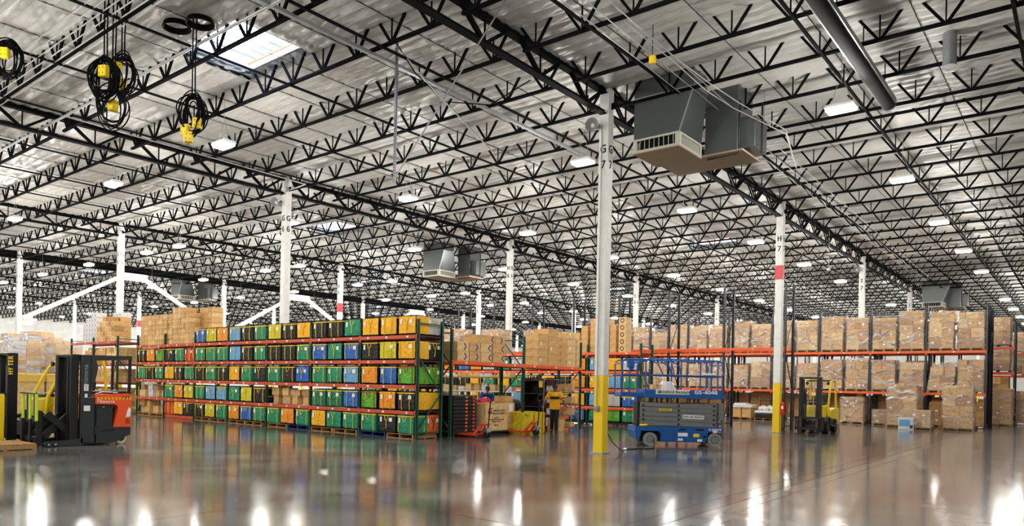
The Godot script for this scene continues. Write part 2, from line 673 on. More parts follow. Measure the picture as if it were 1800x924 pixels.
func build_columns() -> void:
	var shaft := MB.new().cbox(Vector3(0, 5.6, 0), Vector3(0.27, 7.32, 0.25), 0.012).done()
	var lower := MB.new().cbox(Vector3(0, 0.97, 0), Vector3(0.275, 1.94, 0.255), 0.012).done()
	var base := MB.new().cbox(Vector3(0, 0.012, 0), Vector3(0.36, 0.024, 0.34), 0.004).done()
	var cap := MB.new().cbox(Vector3(0, 9.2, 0), Vector3(0.34, 0.03, 0.5), 0.004).done()
	var clip := MB.new().box(Vector3(0.19, 8.68, 0), Vector3(0.12, 0.16, 0.02)).box(Vector3(-0.19, 8.68, 0), Vector3(0.12, 0.16, 0.02)).done()
	var rib := MB.new().box(Vector3(0.06, 5.6, 0.128), Vector3(0.02, 7.2, 0.02)).box(Vector3(-0.075, 5.6, 0.128), Vector3(0.03, 7.2, 0.02)).done()
	var band := MB.new().cbox(Vector3(0, 6.29, 0), Vector3(0.285, 0.56, 0.265), 0.012).done()
	for num in [8, 7, 6, 5, 4, 3, 2]:
		for letter in "FGHIJKLM":
			var p := Vector3(NUM[num], 0, lz(letter))
			if p.z > -3 or not seen(p + Vector3(0, 6, 0), 160):
				continue
			var d := depth_of(p)
			var red: bool = [num, letter] in [[7, "H"], [5, "H"], [3, "H"]]
			var how := "tall white steel column marked %s-%s%s" % [letter, say(num), ", with a red band" if red else (", yellow base in the open floor" if num == 7 and letter == "G" else "")]
			var o := thing("column", how, "column", p, 0.0, "white roof columns")
			part("shaft", shaft, "column_white", o)
			part("painted_base", lower, "column_yellow", o)
			part("base_plate", base, "galv", o)
			part("cap_plate", cap, "steel_black", o)
			if red:
				part("red_band", band, "red_paint", o)
			if d < 70:
				part("joist_clip", clip, "steel_black", o)
				for e in [[letter, 7.71], [str(num), 7.32]]:
					text(e[0], 0.20, "black_letter", o, Vector3(0.0, e[1] - 0.1, 0.127))
					text(e[0], 0.20, "black_letter", o, Vector3(0.137, e[1] - 0.1, 0.0), 90)
			if [num, letter] in [[5, "G"], [4, "G"], [4, "H"], [4, "I"]]:
				part("flange_rib", rib, "column_white", o)
			if [num, letter] in [[7, "G"], [6, "G"], [7, "I"]]:
				var sp := thing("horn_speaker", "grey horn loudspeaker bolted high on the column marked %s-%s" % [letter, say(num)], "loudspeaker", p + Vector3(-0.14, 8.18, 0.16), 15)
				part("horn", MB.new().lathe(Vector3(-0.1, 0, 0.02), Vector3(0, 0, 1), [Vector2(0.03, 0), Vector2(0.06, 0.05), Vector2(0.10, 0.12), Vector2(0.17, 0.2), Vector2(0.175, 0.21), Vector2(0.16, 0.2), Vector2(0.08, 0.1), Vector2(0.0, 0.06)]), "grey_plastic", sp)
				part("driver", MB.new().lathe(Vector3(-0.1, 0, 0.08), Vector3(0, 0, 1), [Vector2(0.0, 0.1), Vector2(0.05, 0.08), Vector2(0.06, 0.0)]), "white_plastic", sp)
				part("bracket", MB.new().bar(Vector3(0.06, 0, -0.03), Vector3(-0.12, 0, -0.02), 0.04, 0.1).box(Vector3(-0.1, 0, 0.0), Vector3(0.12, 0.12, 0.06)), "grey_plastic", sp)
	# electric box and conduit on the near column
	var p7 := Vector3(NUM[7], 0, lz("G"))
	var o := thing("outlet_box", "small grey electrical box with conduit on the yellow column base", "electrical box", p7 + Vector3(-0.02, 1.12, 0.128))
	part("box", MB.new().cbox(Vector3(0, 0, 0.05), Vector3(0.13, 0.13, 0.10), 0.01), "galv", o)
	part("cover", MB.new().cbox(Vector3(0, 0, 0.105), Vector3(0.11, 0.11, 0.012), 0.004), "grey_plastic", o)
	part("conduit_pipe", MB.new().cyl(Vector3(0, 0.06, 0.04), Vector3(0, 8.2 - 1.12, 0.04), 0.014, 8), "conduit", o)
	# chevron braces under the solid beam of line 4
	var kind := 0
	for letter in "GHI":
		var za := lz(letter)
		var num := 4
		var xx: float = NUM[num]
		for s in [0, 1]:
			var foot := Vector3(xx, 5.1, za - 0.2 - s * (BAYZ - 0.4))
			var apex := Vector3(xx, 8.5, za - BAYZ * 0.5 + (0.5 if s == 0 else -0.5))
			if not seen((foot + apex) * 0.5, 80):
				continue
			var side: String = ["nearer", "farther"][s]
			var b := thing("diagonal_brace", "white diagonal brace rising from the %s side of column %s-%s to the dark beam" % [["rear", "front"][s], "GHIJKLM"["GHIJKLM".find(letter) + s], say(num)], "brace", Vector3.ZERO, 0.0, "white chevron braces")
			part("brace_tube", MB.new().bar(foot, apex, 0.2, 0.24), "column_white", b)
			part("gusset_plate", MB.new().box(foot + Vector3(0, -0.1, (-0.25 if s == 0 else 0.25)), Vector3(0.03, 0.6, 0.6)), "column_white", b)
			if s == 0:
				part("top_plate", MB.new().box(apex + Vector3(0.05, -0.1, -0.5), Vector3(0.03, 0.5, 1.9)), "column_white", b)


func open_bay(i: int, j: int) -> bool:      # bays with a skylight
	return posmod(i + j, 2) == 0


func web(a: Vector3, c: Vector3, w: float) -> MB:
	return MB.new().bar(a, c, w, w)


func joist_parts(o: Node3D, detail: bool, m: Dictionary) -> void:
	part("bottom_chord", m.chord, "steel_black", o)
	if detail:
		for k in 12:
			var x := -BAYX * 0.5 + BAYX / 12.0 * (k + 0.5)
			part("web_member", m.left, "steel_black", o, Vector3(x, 0, 0))
			part("web_member", m.right, "steel_black", o, Vector3(x, 0, 0))
			part("web_strut", m.strut, "steel_black", o, Vector3(x, 0, 0))
	else:
		part("webs", m.webs, "steel_black", o)


func build_roof() -> void:
	# deck with openings for the skylights, insulation batts below it
	var deck := MB.new()
	var batts := []
	var short := []
	var bx := BAYX / 22.0
	var lx := BAYX / 8.0
	var bz := JSP / 6.0
	for i in range(-2, 8):
		for j in range(-2, 9):
			var x1 := 4.04 - BAYX - BAYX * i + BAYX    # right edge of the bay
			x1 = NUM[7] - BAYX * i
			var z1 := Z0 - BAYZ * j
			var hole := open_bay(i, j) and i >= 0
			var hx0 := x1 - bx * 11
			var hx1 := x1 - bx * 7
			var hz0 := z1 - JSP * 4 + 0.1
			var hz1 := z1 - JSP * 3 - 0.1
			var x0 := x1 - BAYX
			var z0 := z1 - BAYZ
			if not hole:
				deck.box(Vector3((x0 + x1) * 0.5, 9.55, (z0 + z1) * 0.5), Vector3(BAYX, 0.2, BAYZ))
			else:
				deck.box(Vector3((hx1 + x1) * 0.5, 9.55, (z0 + z1) * 0.5), Vector3(x1 - hx1, 0.2, BAYZ))
				deck.box(Vector3((x0 + hx0) * 0.5, 9.55, (z0 + z1) * 0.5), Vector3(hx0 - x0, 0.2, BAYZ))
				deck.box(Vector3((hx0 + hx1) * 0.5, 9.55, (hz1 + z1) * 0.5), Vector3(hx1 - hx0, 0.2, z1 - hz1))
				deck.box(Vector3((hx0 + hx1) * 0.5, 9.55, (z0 + hz0) * 0.5), Vector3(hx1 - hx0, 0.2, hz0 - z0))
				var mid := Vector3((hx0 + hx1) * 0.5, 9.4, (hz0 + hz1) * 0.5)
				if seen(mid, 120):
					skylight(mid, hx1 - hx0, hz1 - hz0)
			for k in 7:
				for q in 8:
					for e in 6:
						var c := Vector3(x1 - lx * (q + 0.5), 9.135, z1 - JSP * k - bz * (e + 0.5))
						if hole and k == 3 and c.x > hx0 - 0.7 and c.x < hx1 + 0.7:
							continue
						batts.append(c)
				if hole and k == 3:   # short lengths beside the skylight
					for e in 6:
						for side in 2:
							var xa: float = hx1 if side == 0 else x1 - lx * 5.0
							var xb: float = x1 - lx * 2.0 if side == 0 else hx0
							short.append([Vector3((xa + xb) * 0.5, 9.135, z1 - JSP * k - bz * (e + 0.5)), absf(xa - xb)])
	structure("ceiling", deck, "deck")
	var ce: Node3D = get_node("ceiling")
	var forms := []
	for f in 4:
		rng.seed = 90 + f
		var sd := noise(0.9, 3, FastNoiseLite.TYPE_SIMPLEX_SMOOTH, 60 + f)
		forms.append(MB.new().sheet(7, 5, func(u, w):
			var a := clampf(u, 0.0, 1.0)
			var b := clampf(w, 0.0, 1.0)
			var sag := 0.06 * (1.0 - pow(absf(2.0 * b - 1.0), 2.4)) * (0.8 + 0.5 * sd.get_noise_2d(a * 5.0, f * 7.0)) * (1.0 - 0.5 * pow(absf(2.0 * a - 1.0), 6.0))
			var rip := 0.03 * sd.get_noise_2d(u * 7.0 + 9.0, w * 2.0)
			return Vector3((u - 0.5) * (lx + 0.004), -sag - rip * 4.0 * b * (1.0 - b), (w - 0.5) * (bz + 0.004))).done())
	var near := []
	for c in batts:
		if seen(c, 10) and c.z < 0:
			near.append([depth_of(c), c])
	near.sort_custom(func(a, b): return a[0] < b[0])
	var own := {}
	for k in mini(240, near.size()):
		own[near[k][1]] = true
		part("insulation_batt", forms[(k * 7 + k / 5) % 4], "batt", ce, near[k][1])
	for e in short:
		var o := part("insulation_batt", forms[0], "batt", ce, e[0])
		o.scale.x = e[1] / lx
		if depth_of(e[0]) > 60:
			o.set_meta("kind", "stuff")
	var bands := MB.new()
	for i in range(-2, 8):
		for q in 8:
			bands.box(Vector3(NUM[7] - BAYX * i - lx * q, 9.10, -48), Vector3(0.012, 0.008, 124))
	part("support_bands", bands, "steel_black", ce).set_meta("kind", "stuff")
	for f in 4:
		var rest := []
		for k in batts.size():
			if not own.has(batts[k]) and (k * 5 + k / 3) % 4 == f:
				rest.append(batts[k])
		var mm := MultiMesh.new()
		mm.transform_format = MultiMesh.TRANSFORM_3D
		mm.mesh = forms[f]
		mm.instance_count = rest.size()
		for k in rest.size():
			mm.set_instance_transform(k, Transform3D(Basis(), rest[k]))
		var mi := MultiMeshInstance3D.new()
		mi.name = "insulation_batts"
		mi.multimesh = mm
		mi.material_override = M.batt
		mi.set_meta("kind", "stuff")
		ce.add_child(mi, true)
	# joists
	var jm := {}
	jm.chord = MB.new().box(Vector3(0, 0.02, 0.018), Vector3(BAYX - 0.5, 0.068, 0.012)).box(Vector3(0, 0.02, -0.018), Vector3(BAYX - 0.5, 0.068, 0.012)).box(Vector3(0, -0.005, 0), Vector3(BAYX - 0.5, 0.01, 0.09)).done()
	var wx := BAYX / 24.0 * 0.84
	jm.left = web(Vector3(-0.02, 0.02, 0), Vector3(-wx * 0.96, 0.62, 0), 0.05).done()
	jm.right = web(Vector3(0.02, 0.02, 0), Vector3(wx * 0.96, 0.62, 0), 0.05).done()
	jm.strut = web(Vector3(0, 0.02, 0), Vector3(0, 0.62, 0), 0.026).done()
	var all := MB.new()
	for k in 12:
		var x := -BAYX * 0.5 + BAYX / 12.0 * (k + 0.5)
		all.bar(Vector3(x - 0.02, 0.02, 0), Vector3(x - wx * 0.96, 0.62, 0), 0.05, 0.05)
		all.bar(Vector3(x + 0.02, 0.02, 0), Vector3(x + wx * 0.96, 0.62, 0), 0.05, 0.05)
		all.bar(Vector3(x, 0.02, 0), Vector3(x, 0.62, 0), 0.026, 0.026)
	jm.webs = all.done()
	var spots := []
	for i in range(-1, 7):
		for k in range(-2, 57):
			var c := Vector3(NUM[7] + BAYX * 0.5 - BAYX * (i + 1), 8.62, Z0 - JSP * k)
			if c.z < -108:
				continue
			var vis := false
			var wide := false
			for q in 9:
				vis = vis or seen(c + Vector3((q - 4) * BAYX / 8.0, 0.3, 0), 0)
				wide = wide or seen(c + Vector3((q - 4) * BAYX / 8.0, 0.3, 0), 260)
			if wide:
				var near_d := 1e9
				for q in 9:
					var e := c + Vector3((q - 4) * BAYX / 8.0, 0.3, 0)
					if seen(e):
						near_d = minf(near_d, depth_of(e))
				spots.append([near_d if vis else 1e8, c, i, k, vis])
	spots.sort_custom(func(a, b): return a[0] < b[0])
	var rest := []
	for s in spots.size():
		var e = spots[s]
		if s < 290 and e[4]:
			var hi: int = 7 - e[2]
			var o := thing("roof_joist", "x", "roof joist", e[1], 0.0, "black open-web roof joists")
			o.set_meta("label", "black open-web roof joist, %s from the front between column lines %s and %s" % [nth(e[3] + 2), say(hi), say(hi + 1)])
			joist_parts(o, s < 44, jm)
		else:
			rest.append(e[1])
	if rest.size():
		var whole := MB.new()
		whole.v = PackedVector3Array()
		for src in [jm.chord, jm.webs]:
			var ar = src.surface_get_arrays(0)
			whole.v.append_array(ar[Mesh.ARRAY_VERTEX])
			whole.n.append_array(ar[Mesh.ARRAY_NORMAL])
			whole.uv.append_array(ar[Mesh.ARRAY_TEX_UV])
		var mm := MultiMesh.new()
		mm.transform_format = MultiMesh.TRANSFORM_3D
		mm.mesh = whole.done()
		mm.instance_count = rest.size()
		for k in rest.size():
			mm.set_instance_transform(k, Transform3D(Basis(), rest[k]))
		var mi := MultiMeshInstance3D.new()
		mi.name = "far_roof_joists"
		mi.multimesh = mm
		mi.material_override = M.steel_black
		mi.set_meta("kind", "stuff")
		metas(mi, "black open-web roof joists far off under the white ceiling", "roof joist")
		add_child(mi)
	# girders along the column lines
	var gm := {}
	var L := BAYZ - 0.3
	gm.bottom = MB.new().box(Vector3(0, 8.48, 0), Vector3(0.19, 0.018, L)).box(Vector3(0.03, 8.525, 0), Vector3(0.018, 0.09, L)).box(Vector3(-0.03, 8.525, 0), Vector3(0.018, 0.09, L)).done()
	gm.top = MB.new().box(Vector3(0, 9.0, 0), Vector3(0.19, 0.02, BAYZ)).box(Vector3(0.035, 9.07, 0), Vector3(0.02, 0.13, BAYZ)).box(Vector3(-0.035, 9.07, 0), Vector3(0.02, 0.13, BAYZ)).done()
	var gw := []
	for k in 7:
		var z := BAYZ * 0.5 - JSP * (k + 0.5)
		gw.append([Vector3(0, 8.5, z), Vector3(0, 9.15, z + JSP * 0.46), 0.062])
		gw.append([Vector3(0, 8.5, z), Vector3(0, 9.15, z - JSP * 0.46), 0.062])
		gw.append([Vector3(0, 8.5, z), Vector3(0, 9.15, z), 0.036])
	var gall := MB.new()
	for e in gw:
		for s in ([0.035, -0.035] if e[2] > 0.05 else [0.0]):
			gall.bar(e[0] + Vector3(s, 0, 0), e[1] + Vector3(s, 0, 0), 0.03, e[2])
	gm.webs = gall.done()
	gm.solid = MB.new().box(Vector3(0, 8.66, 0), Vector3(0.34, 0.03, L)).box(Vector3(0, 8.93, 0), Vector3(0.02, 0.54, L)).box(Vector3(0, 9.2, 0), Vector3(0.34, 0.03, L)).done()
	for num in [7, 6, 5, 4, 3, 2, 8]:
		for j in range(-1, 8):
			var c := Vector3(NUM[num], 0, Z0 - BAYZ * (j + 0.5))
			var vis := false
			for q in 13:
				vis = vis or seen(c + Vector3(0, 8.8, (q - 6) * BAYZ / 12.0), 200)
			if not vis:
				continue
			var names := "%s-%s and %s-%s" % ["EFGHIJKLMN"[j + 1], say(num), "EFGHIJKLMN"[j + 2], say(num)]
			if num == 4:
				var sb := thing("steel_beam", "solid black steel beam carrying the roof between columns " + names, "beam", c, 0.0, "black roof girders")
				part("rolled_section", gm.solid, "steel_black", sb)
				continue
			var o := thing("roof_girder", "black truss girder spanning between columns " + names, "roof girder", c, 0.0, "black roof girders")
			part("bottom_chord", gm.bottom, "steel_black", o)
			part("top_chord", gm.top, "steel_black", o)
			if depth_of(c) < 45:
				for e in gw:
					var b := MB.new()
					for s in ([0.035, -0.035] if e[2] > 0.05 else [0.0]):
						b.bar(e[0] + Vector3(s, 0, 0), e[1] + Vector3(s, 0, 0), 0.03, e[2])
					part("web_member", b, "steel_black", o)
			else:
				part("webs", gm.webs, "steel_black", o)
	# bridging lines tying the joists together
	var br := MB.new().bar(Vector3(0, 0, 6.6), Vector3(0, 0, -6.6), 0.06, 0.04).done()
	for i in range(-1, 6):
		for q in 4:
			for j in range(-1, 8):
				var c := Vector3(NUM[7] + BAYX - BAYX * (i + 1) - BAYX * (q + 0.6) / 4.2, 8.60, Z0 - BAYZ * (j + 0.5))
				var vis := false
				for s in 9:
					vis = vis or seen(c + Vector3(0, 0, (s - 4) * BAYZ / 8.0), 0)
				if vis and depth_of(c) < 75:
					solo("joist_bridging", br, "steel_black", "joist bridging bar, %s line left of column line %s, %s length back" % [nth(q), say(7 - i), nth(j + 1)], "bridging", c, 0.0, "bridging bars under the roof joists")


func skylight(mid: Vector3, w: float, d: float) -> void:
	var far := depth_of(mid)
	var o := thing("skylight", "x", "skylight", mid, 0.0, "rectangular roof skylights")
	var where := "nearest, large at upper left" if far < 20 else ("between column lines %d, about %d bays back" % [0, 0])
	var num := 7 - int(floor((NUM[7] - mid.x) / BAYX))
	var let: String = "FGHIJKLM"[clampi(int(floor((Z0 - mid.z) / BAYZ)), 0, 7)]
	where = "in the roof bay left of column line %s behind row %s" % [say(num), let]
	o.set_meta("label", "bright rectangular skylight " + where)
	var curb := MB.new()
	var h := 0.46
	for s in [-1, 1]:
		curb.box(Vector3(s * (w * 0.5 - 0.02), h * 0.5 - 0.1, 0), Vector3(0.04, h, d))
		curb.box(Vector3(0, h * 0.5 - 0.1, s * (d * 0.5 - 0.02)), Vector3(w - 0.08, h, 0.04))
	part("curb", curb, "wall", o)
	# ragged edge of cut foil round the opening
	var nz := noise(1.5, 2)
	var fr := MB.new()
	for s in [-1, 1]:
		fr.sheet(24, 3, func(u, v):
			var k := 0.05 * nz.get_noise_2d(u * 14.0, v * 3.0 + s * 9.0)
			return Vector3((u - 0.5) * (w + 0.3) * s, -0.1 - 0.10 * v + k, s * (d * 0.5 + 0.02 + v * 0.34 + k)))
		fr.sheet(16, 3, func(u, v):
			var k := 0.05 * nz.get_noise_2d(u * 9.0, v * 3.0 + s * 5.0 + 30.0)
			return Vector3(s * (w * 0.5 - 0.03 + v * 0.1), -0.1 - 0.10 * v + k, (0.5 - u) * (d + 0.5) * s))
	part("foil_edge", fr, "batt", o)
	if far < 60:
		for k in 6:
			part("grid_bar", MB.new().box(Vector3(-w * 0.5 + w * (k + 1) / 7.0, 0.1, 0), Vector3(0.014, 0.014, d)), "steel_black", o)
		part("safety_strip", MB.new().box(Vector3(0, 0.06, d * 0.5 - 0.05), Vector3(w, 0.04, 0.012)).box(Vector3(0, 0.06, -d * 0.5 + 0.05), Vector3(w, 0.04, 0.012)), "label_orange", o)
	part("pane", MB.new().box(Vector3(0, h - 0.12, 0), Vector3(w, 0.008, d)), "skylight_pane", o)


# ---------------------------------------------------------------- pallet racks
func rack(label: String, pos: Vector3, yaw: float, posts: Array, depth: float, tall: float, beams: Array, post_mat: String, beam_mat: String, opts := {}) -> Node3D:
	# posts: positions along local x of the upright frames, front at local z = 0, back at -depth; beams: [from post, to post, level]
	var o := thing("pallet_rack", label, "rack", pos, yaw, opts.get("group", ""))
	var pw: float = opts.get("post", 0.085)
	var fr := MB.new()
	var post := MB.new()
	for e in [[Vector3(-pw * 0.5 + 0.008, tall * 0.5, -0.035), Vector3(0.016, tall, 0.07)], [Vector3(pw * 0.5 - 0.008, tall * 0.5, -0.035), Vector3(0.016, tall, 0.07)], [Vector3(0, tall * 0.5, -0.006), Vector3(pw, tall, 0.012)]]:
		post.box(e[0], e[1])
	post.cbox(Vector3(0, 0.008, -0.03), Vector3(pw + 0.05, 0.016, 0.13), 0.003)
	var pm := post.done()
	var holes := MB.new()
	var k := 0.25
	while k < tall - 0.1:
		holes.box(Vector3(-0.018, k, 0.0), Vector3(0.014, 0.03, 0.003))
		holes.box(Vector3(0.018, k, 0.0), Vector3(0.014, 0.03, 0.003))
		k += 0.1
	var hm := holes.done()
	var strut := MB.new().bar(Vector3(0, 0, -0.06), Vector3(0, 0, -depth + 0.06), 0.035, 0.035).done()
	for x in posts:
		var p := part("upright", pm, post_mat, o, Vector3(x, 0, 0))
		part("post_holes", hm, opts.get("hole", "hole"), p)
		part("upright", pm, post_mat, o, Vector3(x, 0, -depth), 180)
		var y := 0.25
		var side := 1
		var step: float = opts.get("brace", 1.1)
		part("horizontal_brace", strut, post_mat, o, Vector3(x, 0.2, 0))
		while y + step < tall - 0.05:
			var d := MB.new()
			if side > 0:
				d.bar(Vector3(x, y, -0.06), Vector3(x, y + step, -depth + 0.06), 0.03, 0.035)
			else:
				d.bar(Vector3(x, y, -depth + 0.06), Vector3(x, y + step, -0.06), 0.03, 0.035)
			part("diagonal_brace", d, post_mat, o)
			y += step
			side = -side
		part("horizontal_brace", strut, post_mat, o, Vector3(x, tall - 0.12, 0))
	var cache := {}
	for b in beams:
		var x0: float = posts[b[0]]
		var x1: float = posts[b[1]]
		var L := absf(x1 - x0) - pw
		var key := snappedf(L, 0.001)
		if not cache.has(key):
			var bm := MB.new().cbox(Vector3(0, -0.055, 0.02), Vector3(L, 0.11, 0.045), 0.006)
			bm.box(Vector3(0, -0.055, 0.044), Vector3(L, 0.05, 0.004))
			for s in [-1, 1]:
				bm.box(Vector3(s * (L * 0.5 + 0.018), -0.07, 0.012), Vector3(0.05, 0.19, 0.03))
			cache[key] = [bm.done(), MB.new().box(Vector3(0, -0.02, -depth * 0.5), Vector3(L, 0.006, depth - 0.08)).done()]
		var c := Vector3((x0 + x1) * 0.5, b[2], 0)
		var bo := part("beam", cache[key][0], beam_mat, o, c)
		if opts.get("tags", 0) > 0:
			for q in opts.tags:
				var tx: float = L * ((q + 0.5) / opts.tags - 0.5) + rng.randf_range(-0.12, 0.12)
				part("shelf_tag", MB.new().box(Vector3(tx, -0.05, 0.047), Vector3(0.075, 0.055, 0.003)), opts.get("tag_mat", "paper"), bo)
		part("beam", cache[key][0], beam_mat, o, c + Vector3(0, 0, -depth), 180)
		if opts.get("deck", true):
			part("wire_deck", cache[key][1], "wire", o, c)
	return o


# ---------------------------------------------------------------- tote bags
const FAB := {"K": "black", "Y": "bright yellow", "y": "lemon yellow", "O": "orange-yellow", "R": "red-orange", "G": "green", "D": "dark green", "g": "lime green", "B": "blue", "b": "light blue", "W": "grey-white"}
var tote_mesh := {}


func tote_shapes() -> void:
	var w := 0.70
	var h := 0.57
	var d := 0.56
	var soft := func(s: float, nz: FastNoiseLite): return func(u, v): # front panel, hanging fabric
		var x: float = (u - 0.5) * (w + 0.01)
		var y: float = 0.05 + v * (h - 0.07)
		var k := 0.022 * sin(PI * clampf(u, 0, 1)) * sin(PI * clampf(v, 0, 1))
		return Vector3(x, y + 0.012 * nz.get_noise_2d(u * 5.0, 40.0 + s) * (1.0 - v), d * 0.5 + 0.012 + k + 0.016 * nz.get_noise_2d(u * 9.0 + s, v * 6.0))
	tote_mesh.flap = []
	for f in 4:
		tote_mesh.flap.append(MB.new().sheet(12, 10, soft.call(f * 13.0, noise(0.6, 3, FastNoiseLite.TYPE_SIMPLEX_SMOOTH, f + 1))).done())
	var nz := noise(0.5, 2, FastNoiseLite.TYPE_SIMPLEX_SMOOTH, 17)
	var body := MB.new().cbox(Vector3(0, h * 0.5, 0), Vector3(w, h, d), 0.035)
	for s in [1, -1]:   # soft bulging side walls
		body.sheet(6, 6, func(u, v):
			var k := 0.02 * sin(PI * clampf(u, 0, 1)) * sin(PI * clampf(v, 0, 1)) + 0.008 * nz.get_noise_2d(u * 7.0, v * 7.0 + s * 5.0)
			return Vector3(s * (w * 0.5 + k), 0.03 + v * (h - 0.06), (0.5 - u) * s * (d - 0.06)))
	tote_mesh.body = body.done()
	var lid := MB.new().sheet(6, 6, func(u, v): return Vector3((u - 0.5) * (w - 0.02), h + 0.012 + 0.02 * nz.get_noise_2d(u * 5.0, v * 5.0), (0.5 - v) * (d - 0.02)))
	tote_mesh.lid = lid.done()
	var rim := MB.new()
	for s in [1, -1]:
		rim.box(Vector3(0, h - 0.045, s * (d * 0.5 + 0.026)), Vector3(w + 0.02, 0.026, 0.006))
		rim.box(Vector3(s * (w * 0.5 + 0.014), h - 0.045, 0), Vector3(0.006, 0.026, d + 0.05))
	tote_mesh.rim = rim.done()
	tote_mesh.strap = MB.new().tube([Vector3(0, h - 0.02, d * 0.5 + 0.03), Vector3(0.006, h * 0.6, d * 0.5 + 0.045), Vector3(-0.004, h * 0.3, d * 0.5 + 0.04), Vector3(0, 0.03, d * 0.5 + 0.024)], 0.012, 5).done()
	tote_mesh.side = MB.new().box(Vector3(w * 0.5 + 0.024, h * 0.42, 0.06), Vector3(0.006, 0.026, 0.24)).box(Vector3(w * 0.5 + 0.024, h * 0.5, -0.12), Vector3(0.006, h - 0.06, 0.026)).done()
	var loop := []
	for k in 13:
		var a := PI * k / 12.0
		loop.append(Vector3(0.075 * cos(a), h - 0.05 - 0.15 * sin(a), d * 0.5 + 0.042 + 0.012 * sin(a)))
	tote_mesh.handle = MB.new().tube(loop, 0.011, 5).done()
	tote_mesh.tail = MB.new().tube([Vector3(0, h - 0.19, d * 0.5 + 0.05), Vector3(0.015, h * 0.45, d * 0.5 + 0.05), Vector3(-0.01, h * 0.22, d * 0.5 + 0.045)], 0.012, 5).done()
	tote_mesh.tag = MB.new().box(Vector3(0, 0, 0), Vector3(0.075, 0.15, 0.004)).done()
	tote_mesh.sticker = MB.new().box(Vector3(0, 0, 0), Vector3(0.13, 0.11, 0.004)).done()
	tote_mesh.patch = MB.new().sheet(6, 6, func(u, v): return Vector3(w * 0.5 + 0.012 + 0.022 * sin(PI * clampf(u, 0, 1)) * sin(PI * clampf(v, 0, 1)), 0.04 + v * (h - 0.05), (0.5 - u) * (d - 0.02))).done()


func tote(color: String, label: String, pos: Vector3, yaw: float, group: String, style := -1) -> Node3D:
	var d := 0.56
	var o := thing("tote_bag", label, "tote bag", pos, yaw + rng.randf_range(-2.0, 2.0), group)
	var s := rng.randi() % 3 if style < 0 else style
	var bright := "webbing" if not color in "gR" else "webbing_red" if color == "g" else "webbing_grey"
	var whole: bool = color in "DR" or color == "G" and s == 2
	part("body", tote_mesh.body, "fab_" + color if whole else "fab_K", o)
	part("lid", tote_mesh.lid, "fab_K" if rng.randf() < 0.6 else "grey_plastic", o)
	part("front_panel", tote_mesh.flap[rng.randi() % 4], "fab_" + color, o)
	if s != 1 or color == "K":
		part("rim_band", tote_mesh.rim, bright, o)
	if s == 0:
		part("strap", tote_mesh.strap, bright, o, Vector3(-0.17, 0, 0))
		part("strap", tote_mesh.strap, bright, o, Vector3(0.17, 0, 0))
	elif s == 1:
		part("handle", tote_mesh.handle, bright, o, Vector3(0, 0, 0))
		part("handle_tail", tote_mesh.tail, bright, o)
	else:
		part("strap", tote_mesh.strap, bright, o, Vector3(-0.27, 0, 0))
		part("handle", tote_mesh.handle, bright, o, Vector3(0.0, 0, 0))
		part("strap", tote_mesh.strap, bright, o, Vector3(0.27, 0, 0))
	part("side_strap", tote_mesh.side, bright, o)
	if rng.randf() < 0.75:
		part("address_tag", tote_mesh.tag, "paper", o, Vector3(-0.23, 0.40, d * 0.5 + 0.045))
	if rng.randf() < 0.45:
		part("sticker", tote_mesh.sticker, "paper", o, Vector3(0.18, 0.40, d * 0.5 + 0.042))
	return o


const RACK_A := [-15.44, -18.0, -20.55, -23.15, -25.73, -28.23, -30.74, -33.24]
const ROWS_A := [
	["YYY", "KKG", "yKY", "bKG", "ByO", "", ""],
	["KyY", "BGB", "KKG", "bKG", "GGG", "KGR", "KOg"],
	["OBg", "GGb", "GKB", "YGK", "KGK", "YKG", "GKG"],
	["gOK", "DDB", "", "GyK", "Gbb", "GOy", ""],
	["GKG", "YGG", "GOG", "OBG", "KyG", "RYK", ""]]
const SHELF := ["top shelf", "second shelf", "middle shelf", "lowest shelf", "floor level"]
const BAY := ["in the end bay", "in second bay from end", "in third bay from end", "in fourth bay from end", "in fifth bay from end", "in sixth bay from end", "in the far left bay"]
const LEVEL_A := [3.09, 2.35, 1.60, 0.835, 0.145]


